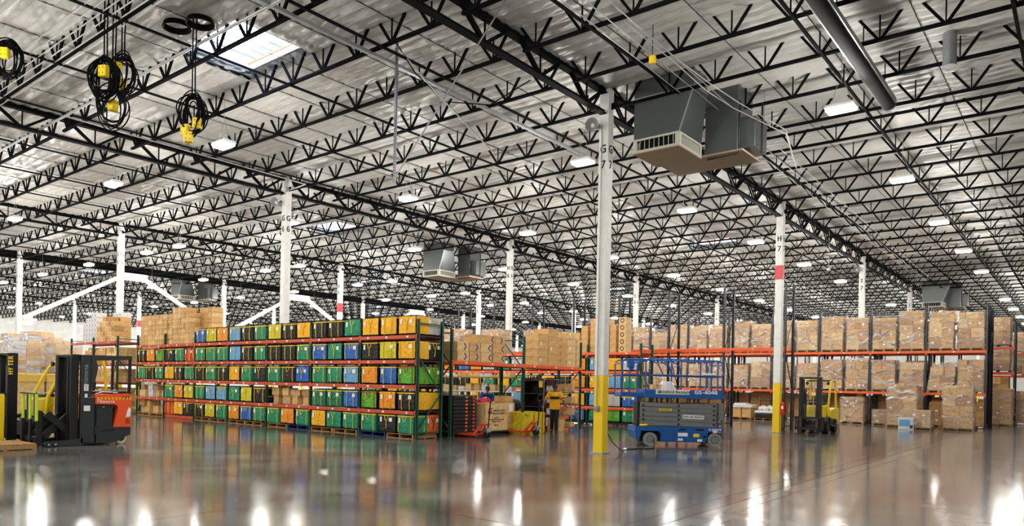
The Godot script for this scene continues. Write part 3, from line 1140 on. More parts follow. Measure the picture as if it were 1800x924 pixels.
func build_rack_a() -> void:
	var front := -14.92
	var beams := []
	for k in 7:
		for y in [3.085, 2.345, 1.595, 0.83]:
			beams.append([k, k + 1, y])
	rack("long green rack with red-orange beams full of coloured tote bags, beside the red lift truck", Vector3(0, 0, front), 0, RACK_A, 1.08, 3.55, beams, "post_green", "beam_red", {"tags": 3})
	for r in 5:
		for k in 7:
			var s: String = ROWS_A[r][k]
			var x1: float = RACK_A[k]
			var x0: float = RACK_A[k + 1]
			for q in s.length():
				var c: String = s[q]
				var x := x0 + (x1 - x0) * (0.18 + 0.325 * q) + 0.02 + rng.randf_range(-0.015, 0.015)
				var where: String = ["left", "middle", "right"][q]
				var t := tote(c, "%s tote bag, %s, %s %s" % [FAB[c], where, SHELF[r], BAY[k]], Vector3(x, LEVEL_A[r], front - 0.285), 0, "tote bags on the long green rack")
	# bags at the open end of the rack, turned to the aisle
	var ends := ["YW", "YK", "gg", "YY", "GR"]
	for r in 5:
		for q in 2:
			if q == 0 and r != 4:
				pass
			var c: String = ends[r][q]
			if q == 0:
				continue
			tote(c, "%s tote bag behind the end frame on the %s, turned to the aisle" % [FAB[c], SHELF[r]], Vector3(-15.83, LEVEL_A[r], front - 0.80), 90, "tote bags on the long green rack", 1)
	for r in 5:   # coloured side of the last bag of each shelf
		var c: String = ends[r][0]
		for o in get_children():
			if o.has_meta("label") and String(o.get_meta("label")).begins_with(FAB[ROWS_A[r][0][2]]) and String(o.get_meta("label")).ends_with("right, %s %s" % [SHELF[r], BAY[0]]):
				part("side_panel", tote_mesh.patch, "fab_" + c, o)
	# pallets on the floor under the lowest bags
	for k in 7:
		var x1: float = RACK_A[k]
		for q in 2:
			var blue: bool = (k == 0 and q == 0) or (k == 2 and q == 1)
			if k == 5:
				continue
			pallet(Vector3(x1 - 0.70 - 1.22 * (1 - q) - (0.14 if k == 3 and q == 1 else 0.0), 0, front - 0.52), 0, 1.16, 1.0, "pallet_blue" if blue else "wood", "%s pallet, %s under floor bags %s" % ["blue" if blue else "wooden", ["left", "right"][q], BAY[k]], "pallets under the long green rack")
	var x1: float = RACK_A[5]
	solo("floor_beam", MB.new().cbox(Vector3(0, 0.07, 0), Vector3(2.4, 0.13, 0.9), 0.01), "beam_red", "red-orange steel base under the floor-level bags of the sixth bay from the end", "rack base", Vector3(x1 - 1.28, 0, front - 0.5))


# ---------------------------------------------------------------- pallets, cartons, wrapped loads
func pallet_into(o: Node3D, w: float, d: float, m: String, fine: bool) -> void:
	if fine:
		for k in 7:
			part("deck_board", MB.new().cbox(Vector3(0, 0.13, 0), Vector3(w, 0.018, d / 7.0 - 0.035), 0.003), m, o, Vector3(0, 0, (k - 3) * (d - d / 7.0) / 6.0))
		for k in 3:
			part("stringer", MB.new().cbox(Vector3((k - 1) * (w * 0.5 - 0.025), 0.068, 0), Vector3(0.045, 0.1, d), 0.004), m, o)
			part("base_board", MB.new().box(Vector3(0, 0.009, (k - 1) * (d * 0.5 - 0.05)), Vector3(w, 0.018, 0.09)), m, o)
	else:
		var p := MB.new()
		p.box(Vector3(0, 0.125, 0), Vector3(w, 0.02, d))
		for k in 3:
			p.box(Vector3((k - 1) * (w * 0.5 - 0.05), 0.065, 0), Vector3(0.1, 0.10, d))
			p.box(Vector3(0, 0.009, (k - 1) * (d * 0.5 - 0.05)), Vector3(w, 0.018, 0.09))
		part("pallet", p, m, o)


func pallet(pos: Vector3, yaw: float, w: float, d: float, m: String, label: String, group := "", fine := true) -> Node3D:
	var o := thing("pallet", label, "pallet", pos, yaw, group)
	pallet_into(o, w, d, m, fine)
	return o


const KRAFT := ["carton", "carton_pale", "carton", "carton_dark", "carton_red", "carton"]


func wrapped(label: String, pos: Vector3, yaw: float, w: float, h: float, d: float, sd: int, group := "", opts := {}) -> Node3D:
	var r := RandomNumberGenerator.new()
	r.seed = sd
	var o := thing("wrapped_load", label, "pallet load", pos, yaw, group)
	var pm: String = opts.get("pallet", "wood")
	var y := 0.0
	if pm != "":
		var p := Node3D.new()
		if opts.get("fine", false):
			p.name = "pallet"
			o.add_child(p, true)
			pallet_into(p, w + 0.06, d + 0.04, pm, true)
		else:
			pallet_into(o, w + 0.06, d + 0.04, pm, false)
			p.free()
		y = 0.142
	var tones: Array = opts.get("tones", KRAFT)
	var lean: float = opts.get("lean", 0.0)
	var top := y + h
	var layer := 0
	while y < top - 0.12:
		var lh: float = minf(r.randf_range(0.26, 0.46) * opts.get("size", 1.25), top - y)
		if top - y - lh < 0.12:
			lh = top - y
		var n: int = (2 if r.randf() < 0.75 else 3) if opts.get("size", 1.25) > 0.9 else 3
		if r.randf() < 0.12:
			n = 1
		var cuts := [0.0]
		for k in n - 1:
			cuts.append((k + 1.0) / n + r.randf_range(-0.09, 0.09))
		cuts.append(1.0)
		for k in n:
			for back in 2:
				var cw: float = (cuts[k + 1] - cuts[k]) * w - 0.008
				var ch := lh - 0.006
				if layer > 0 and y + lh > top - 0.05 and r.randf() < 0.35 and opts.get("ragged", true):
					ch *= r.randf_range(0.45, 0.8)
				var cd := d * 0.5 - 0.006
				var c := Vector3((cuts[k] + cuts[k + 1] - 1.0) * 0.5 * w + r.randf_range(-0.014, 0.014) + lean * (y - 0.14), y + ch * 0.5, (0.25 - 0.5 * back) * d + r.randf_range(-0.012, 0.012))
				var b := part("carton", MB.new().cbox(Vector3.ZERO, Vector3(cw, ch, cd), 0.006), tones[r.randi() % tones.size()], o, c, r.randf_range(-1.2, 1.2))
				if back == 0 and opts.get("marks", true):
					if r.randf() < 0.55:
						part("tape", MB.new().box(Vector3(0, ch * 0.5 - 0.05, cd * 0.5 + 0.001), Vector3(0.055, 0.1, 0.002)), "tape", b)
					if r.randf() < 0.3:
						part("shipping_label", MB.new().box(Vector3(r.randf_range(-0.3, 0.3) * cw, 0, cd * 0.5 + 0.001), Vector3(0.11, 0.08, 0.003)), "paper", b)
					elif r.randf() < 0.25:
						part("print_mark", MB.new().box(Vector3(r.randf_range(-0.2, 0.2) * cw, -0.02, cd * 0.5 + 0.001), Vector3(0.02, 0.07, 0.002)).box(Vector3(r.randf_range(-0.2, 0.2) * cw + 0.03, -0.02, cd * 0.5 + 0.001), Vector3(0.02, 0.07, 0.002)), "print_dark", b)
		y += lh
		layer += 1
	if opts.get("film", 1) > 0:
		var nz := noise(0.55, 3, FastNoiseLite.TYPE_SIMPLEX_SMOOTH, sd)
		var hw := w * 0.5 + 0.02
		var hd := d * 0.5 + 0.02
		var skin := func(u: float, v: float, off: float) -> Vector3:
			var a := fposmod(u, 1.0) * 4.0
			var p := Vector2.ZERO
			if a < 1.0: p = Vector2(-hw + 2 * hw * a, hd)
			elif a < 2.0: p = Vector2(hw, hd - 2 * hd * (a - 1.0))
			elif a < 3.0: p = Vector2(hw - 2 * hw * (a - 2.0), -hd)
			else: p = Vector2(-hw, -hd + 2 * hd * (a - 3.0))
			var k := off + 0.03 * nz.get_noise_3d(p.x * 7.0, v * 9.0, p.y * 7.0)
			var q := p * (1.0 + k / maxf(hw, hd))
			var yy := 0.08 + v * (top - 0.06)
			return Vector3(q.x + lean * maxf(yy - 0.14, 0.0), yy, q.y)
		part("stretch_wrap", MB.new().sheet(36, 12, func(u, v): return skin.call(u, v, 0.02)), "film", o)
		# the film is wound round and round: one bunched ribbon that climbs the load
		var u0 := r.randf()
		var turns := r.randf_range(5.0, 8.0)
		var wd := r.randf_range(0.025, 0.05)
		part("wrap_ribbon", MB.new().sheet(int(turns * 24), 3, func(u, v):
			var e: float = clampf(0.06 + 0.88 * u + 0.3 * nz.get_noise_2d(u * 40.0, 4.0), 0.02, 0.98)
			var wide: float = wd * (0.6 + 2.4 * nz.get_noise_2d(u * 70.0, 31.0))
			return skin.call(u0 + u * turns, clampf(e + (v - 0.5) * wide, 0.01, 0.99), 0.03 + 0.03 * nz.get_noise_2d(u * 160.0, v * 14.0))), "film_thick", o)
	return o


func carton(label: String, pos: Vector3, yaw: float, size: Vector3, m: String, group: String, opts := {}) -> Node3D:
	var o := thing("carton", label, "box", pos, yaw, group)
	part("body", MB.new().cbox(Vector3(0, size.y * 0.5, 0), size, 0.006), m, o)
	if opts.get("tape", true):
		part("tape", MB.new().box(Vector3(0, size.y + 0.0005, 0), Vector3(0.06, 0.002, size.z)).box(Vector3(0, size.y - 0.04, size.z * 0.5 + 0.001), Vector3(0.06, 0.08, 0.002)), "tape", o)
	if opts.get("tag", false):
		part("shipping_label", MB.new().box(Vector3(size.x * 0.5 + 0.001, size.y * 0.7, size.z * 0.22), Vector3(0.003, 0.10, 0.07)), "paper", o)
	return o


func small_carton(mesh: Mesh, label: String, pos: Vector3, m: String, group: String, marks = null) -> void:
	var o := solo("carton", mesh, m, label, "box", pos, rng.randf_range(-1.5, 1.5), group)
	if marks:
		part("print_mark", marks, "print_dark", o)


func build_cartons_on_a() -> void:
	# two blocks of small cartons on the left end of the top shelf
	var w := 0.34
	var mark := MB.new().box(Vector3(-0.09, 0.15, 0.2505), Vector3(0.035, 0.05, 0.002)).box(Vector3(0.09, 0.15, 0.2505), Vector3(0.035, 0.05, 0.002)).box(Vector3(-0.09, 0.05, 0.2505), Vector3(0.035, 0.02, 0.002)).box(Vector3(0.09, 0.05, 0.2505), Vector3(0.035, 0.02, 0.002)).done()
	var mesh := MB.new().cbox(Vector3(0, 0.108, 0), Vector3(w - 0.008, 0.212, 0.5), 0.006).done()
	var blocks := [["far left block", -33.1, [6, 6, 6, 6, 6, 6, 6]], ["middle block", -30.55, [6, 7, 7, 7, 6, 3, 3]], ["right block", -29.35, [6, 7, 6, 7, 5, 2]]]
	for b in blocks:
		for k in b[2].size():
			if b[0] == "right block" and k > 2 and false:
				continue
			for q in b[2][k]:
				if b[0] == "right block":
					if k > 3:
						continue
				var back: bool = b[0] == "right block"
				small_carton(mesh, "small brown carton, %s on rack top, %s stack from left, %s up" % [b[0], nth(k), nth(q)], Vector3(b[1] + w * (k + 0.5) + rng.randf_range(-0.01, 0.01), 3.09 + 0.216 * q, -15.24 - (0.52 if back else 0.0) + rng.randf_range(-0.02, 0.02)), KRAFT[rng.randi() % 3], "small cartons on top of the long green rack", mark)
	# loose boxes where the lower shelves hold no bags
	var bays := [[2, 3, 8], [6, 3, 7], [6, 4, 6]]
	for e in bays:
		var x0: float = RACK_A[e[0] + 1]
		for k in e[2]:
			var sx := rng.randf_range(0.28, 0.5)
			var cols := 4
			var col: int = k % cols
			var up: int = k / cols
			var y: float = LEVEL_A[e[1]] + up * 0.3
			var white: bool = e[1] == 3 and e[0] == 6 and k % 2 == 1
			carton("%s carton, %s %s, %s%s" % ["white" if white else "brown", SHELF[e[1]], BAY[e[0]], nth(col), ", upper" if up else ""], Vector3(x0 + 0.38 + col * 0.60, y + (0.002 if e[1] == 3 else 0.0), -15.25 + rng.randf_range(-0.06, 0.06)), rng.randf_range(-6, 6), Vector3(sx, 0.298 if up == 0 else rng.randf_range(0.18, 0.29), 0.4), "carton_white" if white else KRAFT[rng.randi() % 6], "loose cartons on the long green rack")


func build_rows() -> void:
	# empty tall navy frames with one tie beam (nearer row)
	var xs := []
	for k in 9:
		xs.append(-9.72 - 2.58 * k)
	var beams := []
	for k in 8:
		beams.append([k, k + 1, 3.42])
	rack("tall navy rack frames with one thick orange beam, standing empty behind the blue lift", Vector3(0, 0, -30.0), 0, xs, 1.08, 6.0, beams, "post_navy", "beam_orange", {"tags": 1, "tag_mat": "label_yellow", "deck": false, "hole": "wire", "post": 0.1, "brace": 1.5})
	# loaded navy rack behind it
	var cs := []
	for k in 10:
		cs.append(-3.82 - 2.525 * k)
	beams = []
	for k in 9:
		beams.append([k, k + 1, 1.69])
		beams.append([k, k + 1, 3.75])
	rack("long navy rack with orange beams holding two tiers of wrapped pallet loads", Vector3(0, 0, -40.85), 0, cs, 1.08, 6.0, beams, "post_navy", "beam_orange", {"tags": 1, "hole": "wire", "post": 0.1, "brace": 1.5, "deck": false})
	var tier := ["upper", "lower"]
	var up := [1.78, 1.88, 1.95, 1.75, 1.72, 1.82, 1.66, 1.7, 1.55, 1.78, 1.62, 1.6, 1.7, 1.45, 1.66, 1.55, 1.5, 1.4]
	var lo := [1.55, 1.4, 1.42, 1.55, 1.66, 1.6, 1.35, 1.45, 1.5, 1.3, 1.4, 1.35, 1.5, 1.4, 1.45, 1.3, 1.5, 1.4]
	for t in 2:
		for k in 18:
			var x: float = -3.82 - 2.525 * (k / 2) - (0.63 if k % 2 == 0 else 1.89)
			var h: float = [up, lo][t][k] * 0.96
			var opts := {"lean": [0.0, 0.02, -0.02, 0.03][(k * 3 + t) % 4], "size": [1.3, 1.55, 1.1][(k + t) % 3]}
			if t == 1 and k == 1:
				opts.lean = 0.16
			wrapped("wrapped carton load, %s beam of long navy rack, %s from right end" % [tier[t], nth(k)], Vector3(x, 3.755 if t == 0 else 1.695, -41.33), 0, 1.06, h, 0.98, 300 + t * 50 + k, "wrapped loads on the long navy rack", opts)
	# floor of that row
	wrapped("tall wrapped load on the floor before the rack end, white film over the top", Vector3(-4.60, 0, -38.4), 3, 1.16, 1.9, 1.05, 401, "", {"fine": true, "size": 1.2})
	wrapped("wrapped load of mixed cartons on the floor, taller than the low one before it", Vector3(-6.9, 0, -39.0), -4, 1.25, 1.95, 1.1, 402, "", {"fine": true})
	wrapped("low load with a pale blue printed box on the floor before the navy rack", Vector3(-6.1, 0, -37.4), 2, 1.15, 0.75, 0.95, 403, "", {"fine": true, "size": 0.8})
	var pb := thing("printed_box", "flat white box printed pale blue, standing before the low load on the floor", "box", Vector3(-6.45, 0.0, -36.80), 2)
	part("body", MB.new().cbox(Vector3(0, 0.28, 0), Vector3(0.62, 0.56, 0.12), 0.01), "carton_white", pb)
	part("blue_print", MB.new().box(Vector3(-0.05, 0.30, 0.061), Vector3(0.44, 0.30, 0.003)), "fab_b", pb)
	part("blue_print", MB.new().box(Vector3(0.22, 0.14, 0.0615), Vector3(0.12, 0.16, 0.003)), "print_blue", pb)
	wrapped("wrapped load with loose cartons on top, on the floor under the third navy bay", Vector3(-9.6, 0, -40.9), 0, 1.1, 1.25, 1.0, 404, "", {"size": 0.9})
	wrapped("low load of flattened cartons on the floor behind the tall wrapped load", Vector3(-8.0, 0, -40.5), 4, 1.1, 0.66, 0.95, 405, "", {"size": 0.7})
	wrapped("plain brown cartons without film on the floor at the right end of the navy rack", Vector3(-4.35, 0, -41.4), 0, 1.0, 1.3, 0.9, 406, "", {"film": 0, "size": 1.6})
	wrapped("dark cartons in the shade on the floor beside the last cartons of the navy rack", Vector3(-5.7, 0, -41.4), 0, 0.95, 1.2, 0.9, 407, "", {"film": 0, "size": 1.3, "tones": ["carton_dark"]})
	for t in 2:      # the back-to-back row seen through the gaps
		for k in 18:
			wrapped("wrapped load, back row of navy rack, %s beam, %s from right" % [tier[t], nth(k)], Vector3(-4.45 - 1.262 * k, 3.755 if t == 0 else 1.695, -42.95), 0, 1.06, 1.5 - 0.1 * ((k + t) % 3), 0.9, 640 + t * 30 + k, "back row loads on the navy rack", {"marks": false, "film": (k + t) % 2, "size": 1.2})
	var bs := []
	for t in 2:
		for k in 9:
			bs.append([k, k + 1, [3.75, 1.69][t]])
	rack("back row of the long navy rack, seen only through its gaps", Vector3(0, 0, -42.4), 0, cs, 1.0, 6.0, bs, "post_navy", "beam_orange", {"deck": false, "brace": 1.5, "hole": "wire", "post": 0.1})
	for k in 17:
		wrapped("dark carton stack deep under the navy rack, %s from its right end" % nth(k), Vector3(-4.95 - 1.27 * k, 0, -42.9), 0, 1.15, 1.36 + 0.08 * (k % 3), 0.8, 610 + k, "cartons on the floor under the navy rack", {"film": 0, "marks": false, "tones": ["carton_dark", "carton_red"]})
	# two pallets with white goods seen under the empty frames
	var p := pallet(Vector3(-15.0, 0, -39.6), 0, 1.15, 0.95, "wood", "wooden pallet under two brown cartons and grey panels, seen behind the yellow column")
	for k in 2:
		carton("brown carton under the grey panels, %s of two" % ["left", "right"][k], Vector3(-15.28 + 0.56 * k, 0.14, -39.55), 0, Vector3(0.5, 0.52, 0.6), "carton", "cartons under the grey panels")
	solo("panel_stack", MB.new().cbox(Vector3(0, 0.05, 0), Vector3(1.2, 0.08, 0.8), 0.02).cbox(Vector3(0.04, 0.14, 0), Vector3(1.15, 0.08, 0.75), 0.02).cbox(Vector3(-0.1, 0.22, 0), Vector3(0.7, 0.07, 0.6), 0.02), "white_plastic", "stack of grey-white moulded panels lying on two brown cartons", "panels", Vector3(-15.0, 0.665, -39.6))
	pallet(Vector3(-13.7, 0, -39.5), 0, 1.0, 0.9, "wood", "wooden pallet carrying black and white wrapped goods behind the yellow column")
	var q := thing("wrapped_goods", "heap of white film-wrapped goods on a black tray on a wooden pallet", "goods", Vector3(-13.7, 0.142, -39.5))
	part("tray", MB.new().cbox(Vector3(0, 0.13, 0), Vector3(1.0, 0.26, 0.8), 0.05), "crate_black", q)
	part("white_cover", MB.new().cbox(Vector3(0, 0.33, 0), Vector3(1.05, 0.14, 0.84), 0.05), "white_plastic", q)
	for k in 5:
		part("bundle", MB.new().ball(Vector3(-0.32 + 0.16 * k, 0.5 + 0.08 * (k % 2), 0.1 * (k % 3) - 0.1), Vector3(0.16, 0.14, 0.2), 10), "film_thick" if k % 2 else "white_plastic", q)
	# far rack to the right
	rack("far navy rack at the right edge with pallet loads on blue pallets", Vector3(0, 0, -48.0), 0, [-3.2, -5.8, -8.4], 1.08, 5.6, [[0, 1, 4.29], [0, 1, 2.9], [1, 2, 4.29], [1, 2, 2.9]], "post_navy", "beam_orange", {"deck": false, "brace": 1.5, "hole": "wire"})
	for t in 2:
		wrapped("tidy film-wrapped load on a blue pallet at the right edge, %s tier" % ["upper", "lower"][t], Vector3(-3.98, [4.29, 2.9][t] + 0.005, -48.5), 0, 1.15, [1.5, 1.12][t], 1.0, 430 + t, "loads of the far right rack", {"pallet": "pallet_blue", "ragged": false, "size": 0.8})
	wrapped("unwrapped brown cartons on the floor level of the far right rack", Vector3(-3.98, 0, -48.5), 0, 1.1, 2.5, 1.0, 433, "", {"film": 0})
	wrapped("wrapped load standing on the floor at the right, beside the rack end", Vector3(-3.75, 0, -46.5), 0, 1.2, 1.85, 1.1, 434, "", {"size": 0.8})
	wrapped("wrapped cartons at the very right edge of the picture, behind the nearer load", Vector3(-2.6, 0, -49.5), 5, 1.2, 1.75, 1.1, 435, "", {"size": 0.8})
	rack("second far navy rack glimpsed at the very right edge", Vector3(0, 0, -56.0), 0, [-2.6, -5.2, -7.8], 1.08, 5.6, [[0, 1, 2.9], [0, 1, 4.3], [1, 2, 2.9]], "post_navy", "beam_orange", {"deck": false, "brace": 1.5})
	for t in 2:
		wrapped("pale wrapped load on the second far rack at the right edge, %s tier" % ["upper", "lower"][t], Vector3(-3.3, [4.3, 2.9][t] + 0.005, -56.5), 0, 1.15, 1.2, 1.0, 440 + t, "loads of the second far right rack", {"ragged": false})
	# more navy racks deeper in the hall, behind the loaded one
	for e in [[-58.0, -12.0, 7], [-72.0, -12.0, 7]]:
		var fs := []
		beams = []
		for k in e[2] + 1:
			fs.append(e[1] - 2.6 * k)
			if k < e[2]:
				beams.append([k, k + 1, 3.8])
				beams.append([k, k + 1, 1.7])
		rack("distant navy rack deep in the hall, %s behind the long loaded one" % ("next" if e[0] > -60 else "second"), Vector3(0, 0, e[0]), 0, fs, 1.08, 6.0, beams, "post_navy", "beam_orange", {"deck": false, "brace": 1.5})
	build_rack_e()
	build_tunnel()
	build_left()


func build_rack_e() -> void:
	# green rack with totes behind the work area
	var xs := []
	for k in 8:
		xs.append(-14.6 - 2.6 * k)
	var beams := []
	for k in 7:
		for y in [3.14, 2.34, 1.57, 0.80]:
			beams.append([k, k + 1, y])
	rack("green rack with tote bags behind the worker in the yellow shirt", Vector3(0, 0, -26.9), 0, xs, 1.08, 3.5, beams, "post_green", "beam_orange", {"tags": 2})
	var rows := [["bYW", "YyO", "GWY", "BOW", "BKO", "GYB", "KKG"], ["YbG", "YKO", "YGK", "KYG", "YGK", "KYK", "GbY"], ["bWB", "yKY", "KbG", "KYG", "yKG", "YKB", "GGK"], ["GgG", "RRB", "RGB", "GKY", "BGK", "KYG", "GKO"]]
	var lev := [2.34, 1.57, 0.80, 0.16]
	for r in 4:
		for k in 7:
			for q in 3:
				var c: String = rows[r][k][q]
				tote(c, "%s tote bag, %s, rear green rack %s, %s bay from right" % [FAB[c], ["left", "middle", "right"][q], ["upper shelf", "second shelf", "low shelf", "floor"][r], nth(k)], Vector3(xs[k] - 2.6 + 0.48 + 0.82 * q, lev[r] + (0.005 if r < 3 else 0.0), -27.22), 0, "tote bags on the rear green rack")
	for k in 7:
		solo("dolly", MB.new().cbox(Vector3(0, 0.11, 0), Vector3(2.3, 0.09, 0.6), 0.01).cyl(Vector3(-1, 0.05, 0.2), Vector3(-1, 0.05, 0.24), 0.05).cyl(Vector3(1, 0.05, 0.2), Vector3(1, 0.05, 0.24), 0.05).cyl(Vector3(-1, 0.05, -0.2), Vector3(-1, 0.05, -0.24), 0.05).cyl(Vector3(1, 0.05, -0.2), Vector3(1, 0.05, -0.24), 0.05), "crate_black", "low black dolly under totes of rear green rack, %s bay from right" % nth(k), "dolly", Vector3(xs[k] - 1.3, 0, -27.22), 0, "dollies under the rear green rack")
	# tall cartons with round prints on top, just left of the near column
	var stk := -1
	for e in [[-15.6, 5, 0.34, 1], [-16.05, 4, 0.30, 0], [-16.45, 5, 0.36, 1], [-17.0, 5, 0.40, 0], [-17.5, 4, 0.34, 0], [-17.9, 3, 0.34, 0]]:
		stk += 1
		for k in e[1]:
			var o := carton("upright carton atop rear green rack, %s stack from right, %s up" % [nth(stk), nth(k)], Vector3(e[0], 3.145 + 0.30 * k, -27.35), 0, Vector3(e[2], 0.298, 0.5), "carton_pale" if e[3] else "carton", "cartons on top of the rear green rack", {"tape": false})
			if e[3]:
				part("round_print", MB.new().lathe(Vector3(0, 0.16, 0.2505), Vector3(0, 0, 1), [Vector2(0.10, 0), Vector2(0.10, 0.002), Vector2(0.06, 0.002), Vector2(0.06, 0)], 14), "print_dark", o)
	for k in 3:
		wrapped("film-wrapped cartons atop the rear green rack, %s from the tall cartons" % nth(k), Vector3(-20.2 - 2.6 * k, 3.145, -27.4), 0, 1.1, 1.1 + 0.1 * k, 0.9, 460 + k, "wrapped loads on the rear green rack", {"pallet": ""})


func build_tunnel() -> void:
	# rack turned along the aisle, open below, over the work area
	var X := -15.33
	rack("green rack over the work area with one high orange beam carrying plain cartons", Vector3(X, 0, -16.31), 90, [0.0, 3.65, 7.24], 1.08, 3.35, [[0, 1, 2.38], [1, 2, 2.38]], "post_green", "beam_orange", {"tags": 3, "brace": 1.0})
	var zz := [-16.86, -17.42, -17.98, -18.62]
	var wz := [0.53, 0.53, 0.54, 0.62]
	var chev := func(o: Node3D, w: float, h: float, kind: String):
		var m := MB.new()
		var x := 0.301
		var tip: float = 0.10 if kind == ">" else -0.10
		var off: float = (w * 0.5 - 0.22) if kind == ">" else -(w * 0.5 - 0.02)
		# z runs to the left in the picture, so right is -z
		for s in [-1, 1]:
			var a := Vector3(x, h * 0.5, -(off + 0.10))
			var b := Vector3(x, h * 0.5 + s * h * 0.34, -(off))
			if kind == "<":
				a = Vector3(x, h * 0.5, -(w * 0.5 - 0.17))
				b = Vector3(x, h * 0.5 + s * h * 0.34, -(w * 0.5 - 0.05))
			m.bar(a, b, 0.045, 0.004, Vector3.RIGHT)
		part("blue_mark", m, "print_blue", o)
	for r in 2:
		for k in 4:
			var o := carton("brown carton with blue angle mark, high beam, %s from left, %s row" % [nth(k), ["lower", "middle"][r]], Vector3(X - 0.34, 2.385 + 0.308 * r, zz[k] + 0.02 * r), 0, Vector3(0.6, 0.305, wz[k]), "carton" if k % 2 else "carton_pale", "cartons with blue marks")
			chev.call(o, wz[k], 0.305, ">" if k < 2 else "<")
	for k in 2:
		var o := carton("long brown carton on top of the blue-marked ones, %s of two" % ["left", "right"][k], Vector3(X - 0.34, 3.0, [-17.95, -18.66][k]), 0, Vector3(0.6, 0.27, [0.86, 0.5][k]), "carton", "cartons with blue marks")
		chev.call(o, [0.86, 0.5][k], 0.27, "<" if k == 0 else ">")
	# second bay: plain cartons
	for e in [[-21.12, 0.62, 0.34, 5, 0.33, 0.27, "left"], [-22.1, 0.75, 0.40, 1, 0.36, 0.34, "middle"], [-22.95, 0.62, 0.44, 5, 0.27, 0.44, "right"]]:
		if e[6] == "middle":
			var hs := [0.42, 0.30, 0.33, 0.30]
			var y := 2.385
			for k in 4:
				carton("plain brown carton in the tall middle stack above the worker, %s up" % nth(k), Vector3(X - 0.38, y, -21.72), 0, Vector3(0.7, hs[k] - 0.003, 0.62), "carton", "plain cartons above the worker", {"tag": k == 1})
				y += hs[k]
		else:
			for k in (4 if e[6] == "left" else 5):
				carton("plain brown carton in the %s stack above the worker, %s up" % [e[6], nth(k)], Vector3(X - 0.34, 2.385 + e[4] * 0.88 * k if e[6] == "left" else 2.385 + 0.265 * k, e[0] + 0.03), rng.randf_range(-2, 2), Vector3(e[1], 0.285 if e[6] == "left" else 0.262, 0.6 if e[6] == "left" else 0.55), "carton_pale" if e[6] == "right" else "carton", "plain cartons above the worker", {"tag": k % 2 == 0})
			if e[6] == "right":
				for k in 4:
					carton("plain brown carton at the right end stack above the worker, %s up" % nth(k), Vector3(X - 0.34, 2.385 + 0.265 * k, -23.44), rng.randf_range(-2, 2), Vector3(0.6, 0.262, 0.36), "carton_pale", "plain cartons above the worker")
	# black folded crates on a pallet, left of the work area
	var st := thing("crate_stack", "tall stack of black folded crates with small orange stickers, left of the red pallet jack", "crates", Vector3(-16.1, 0, -17.15))
	part("pallet", MB.new().cbox(Vector3(0, 0.135, 0), Vector3(1.2, 0.03, 1.15), 0.008).box(Vector3(0, 0.06, 0.52), Vector3(1.2, 0.12, 0.10)).box(Vector3(0, 0.06, -0.52), Vector3(1.2, 0.12, 0.10)), "crate_black", st)
	for k in 10:
		var c := part("folded_crate", MB.new().cbox(Vector3(0, 0.055, 0), Vector3(1.18 + 0.02 * (k % 2), 0.108, 1.12), 0.012).box(Vector3(0, 0.10, 0), Vector3(1.22, 0.015, 1.16)), "crate_black", st, Vector3(0, 0.152 + 0.116 * k, 0))
		for q in 2:
			part("orange_sticker", MB.new().box(Vector3(0.602, 0.05, -0.05 - 0.35 * q), Vector3(0.006, 0.06, 0.10)), "label_orange" if q == 0 else "jack_red", c)
	for k in 2:
		solo("crate_stack", MB.new().cbox(Vector3(0, 0.66, 0), Vector3(1.0, 1.3, 0.62), 0.02).box(Vector3(0, 1.0, 0), Vector3(1.02, 0.02, 0.64)).box(Vector3(0, 0.6, 0), Vector3(1.02, 0.02, 0.64)), "crate_black", "black crate stack in the dark corner beside the end frame, %s one" % ["nearer", "farther"][k], "crates", Vector3(-17.45 - k * 1.05, 0, -17.0), 0, "black crate stacks")
	carton("flat brown carton lying on the black crate stack", Vector3(-16.2, 1.315, -17.1), 12, Vector3(0.5, 0.09, 0.35), "carton_pale", "")
	# the big printed carton on a black pallet
	var bp := solo("pallet", MB.new().cbox(Vector3(0, 0.11, 0), Vector3(1.1, 0.05, 1.25), 0.01).box(Vector3(0.4, 0.045, 0), Vector3(0.12, 0.09, 1.2)).box(Vector3(-0.4, 0.045, 0), Vector3(0.12, 0.09, 1.2)).box(Vector3(0, 0.045, 0), Vector3(0.12, 0.09, 1.2)), "crate_black", "black plastic pallet under the big printed carton", "pallet", Vector3(-15.95, 0, -18.62))
	var us := thing("carton", "very large brown carton printed with an eagle emblem and dark lettering, on a black pallet", "box", Vector3(-15.95, 0.137, -18.62))
	var wall := MB.new()
	for s in [-1, 1]:
		wall.cbox(Vector3(s * 0.52, 0.45, 0), Vector3(0.014, 0.9, 1.16), 0.004)
		wall.cbox(Vector3(0, 0.45, s * 0.575), Vector3(1.05, 0.9, 0.014), 0.004)
	wall.box(Vector3(0, 0.01, 0), Vector3(1.04, 0.02, 1.15))
	part("body", wall, "carton_pale", us)
	part("filling", MB.new().cbox(Vector3(0, 0.4, 0), Vector3(1.0, 0.72, 1.1), 0.03), "carton_dark", us)
	text("UNITED STATES", 0.064, "print_dark", us, Vector3(0.530, 0.665, -0.13), 90, 0.95)
	text("POSTAL SERVICE", 0.064, "print_dark", us, Vector3(0.530, 0.57, -0.13), 90, 0.95)
	text("DO NOT TIP", 0.038, "print_dark", us, Vector3(0.530, 0.43, 0), 90)
	text("DESIGNED FOR MAIL USE ONLY", 0.038, "print_dark", us, Vector3(0.530, 0.365, 0), 90)
	text("PROPERTY OF USPS", 0.038, "print_dark", us, Vector3(0.530, 0.30, 0), 90)
	text("AUSTELL", 0.042, "print_dark", us, Vector3(0.530, 0.18, 0), 90)
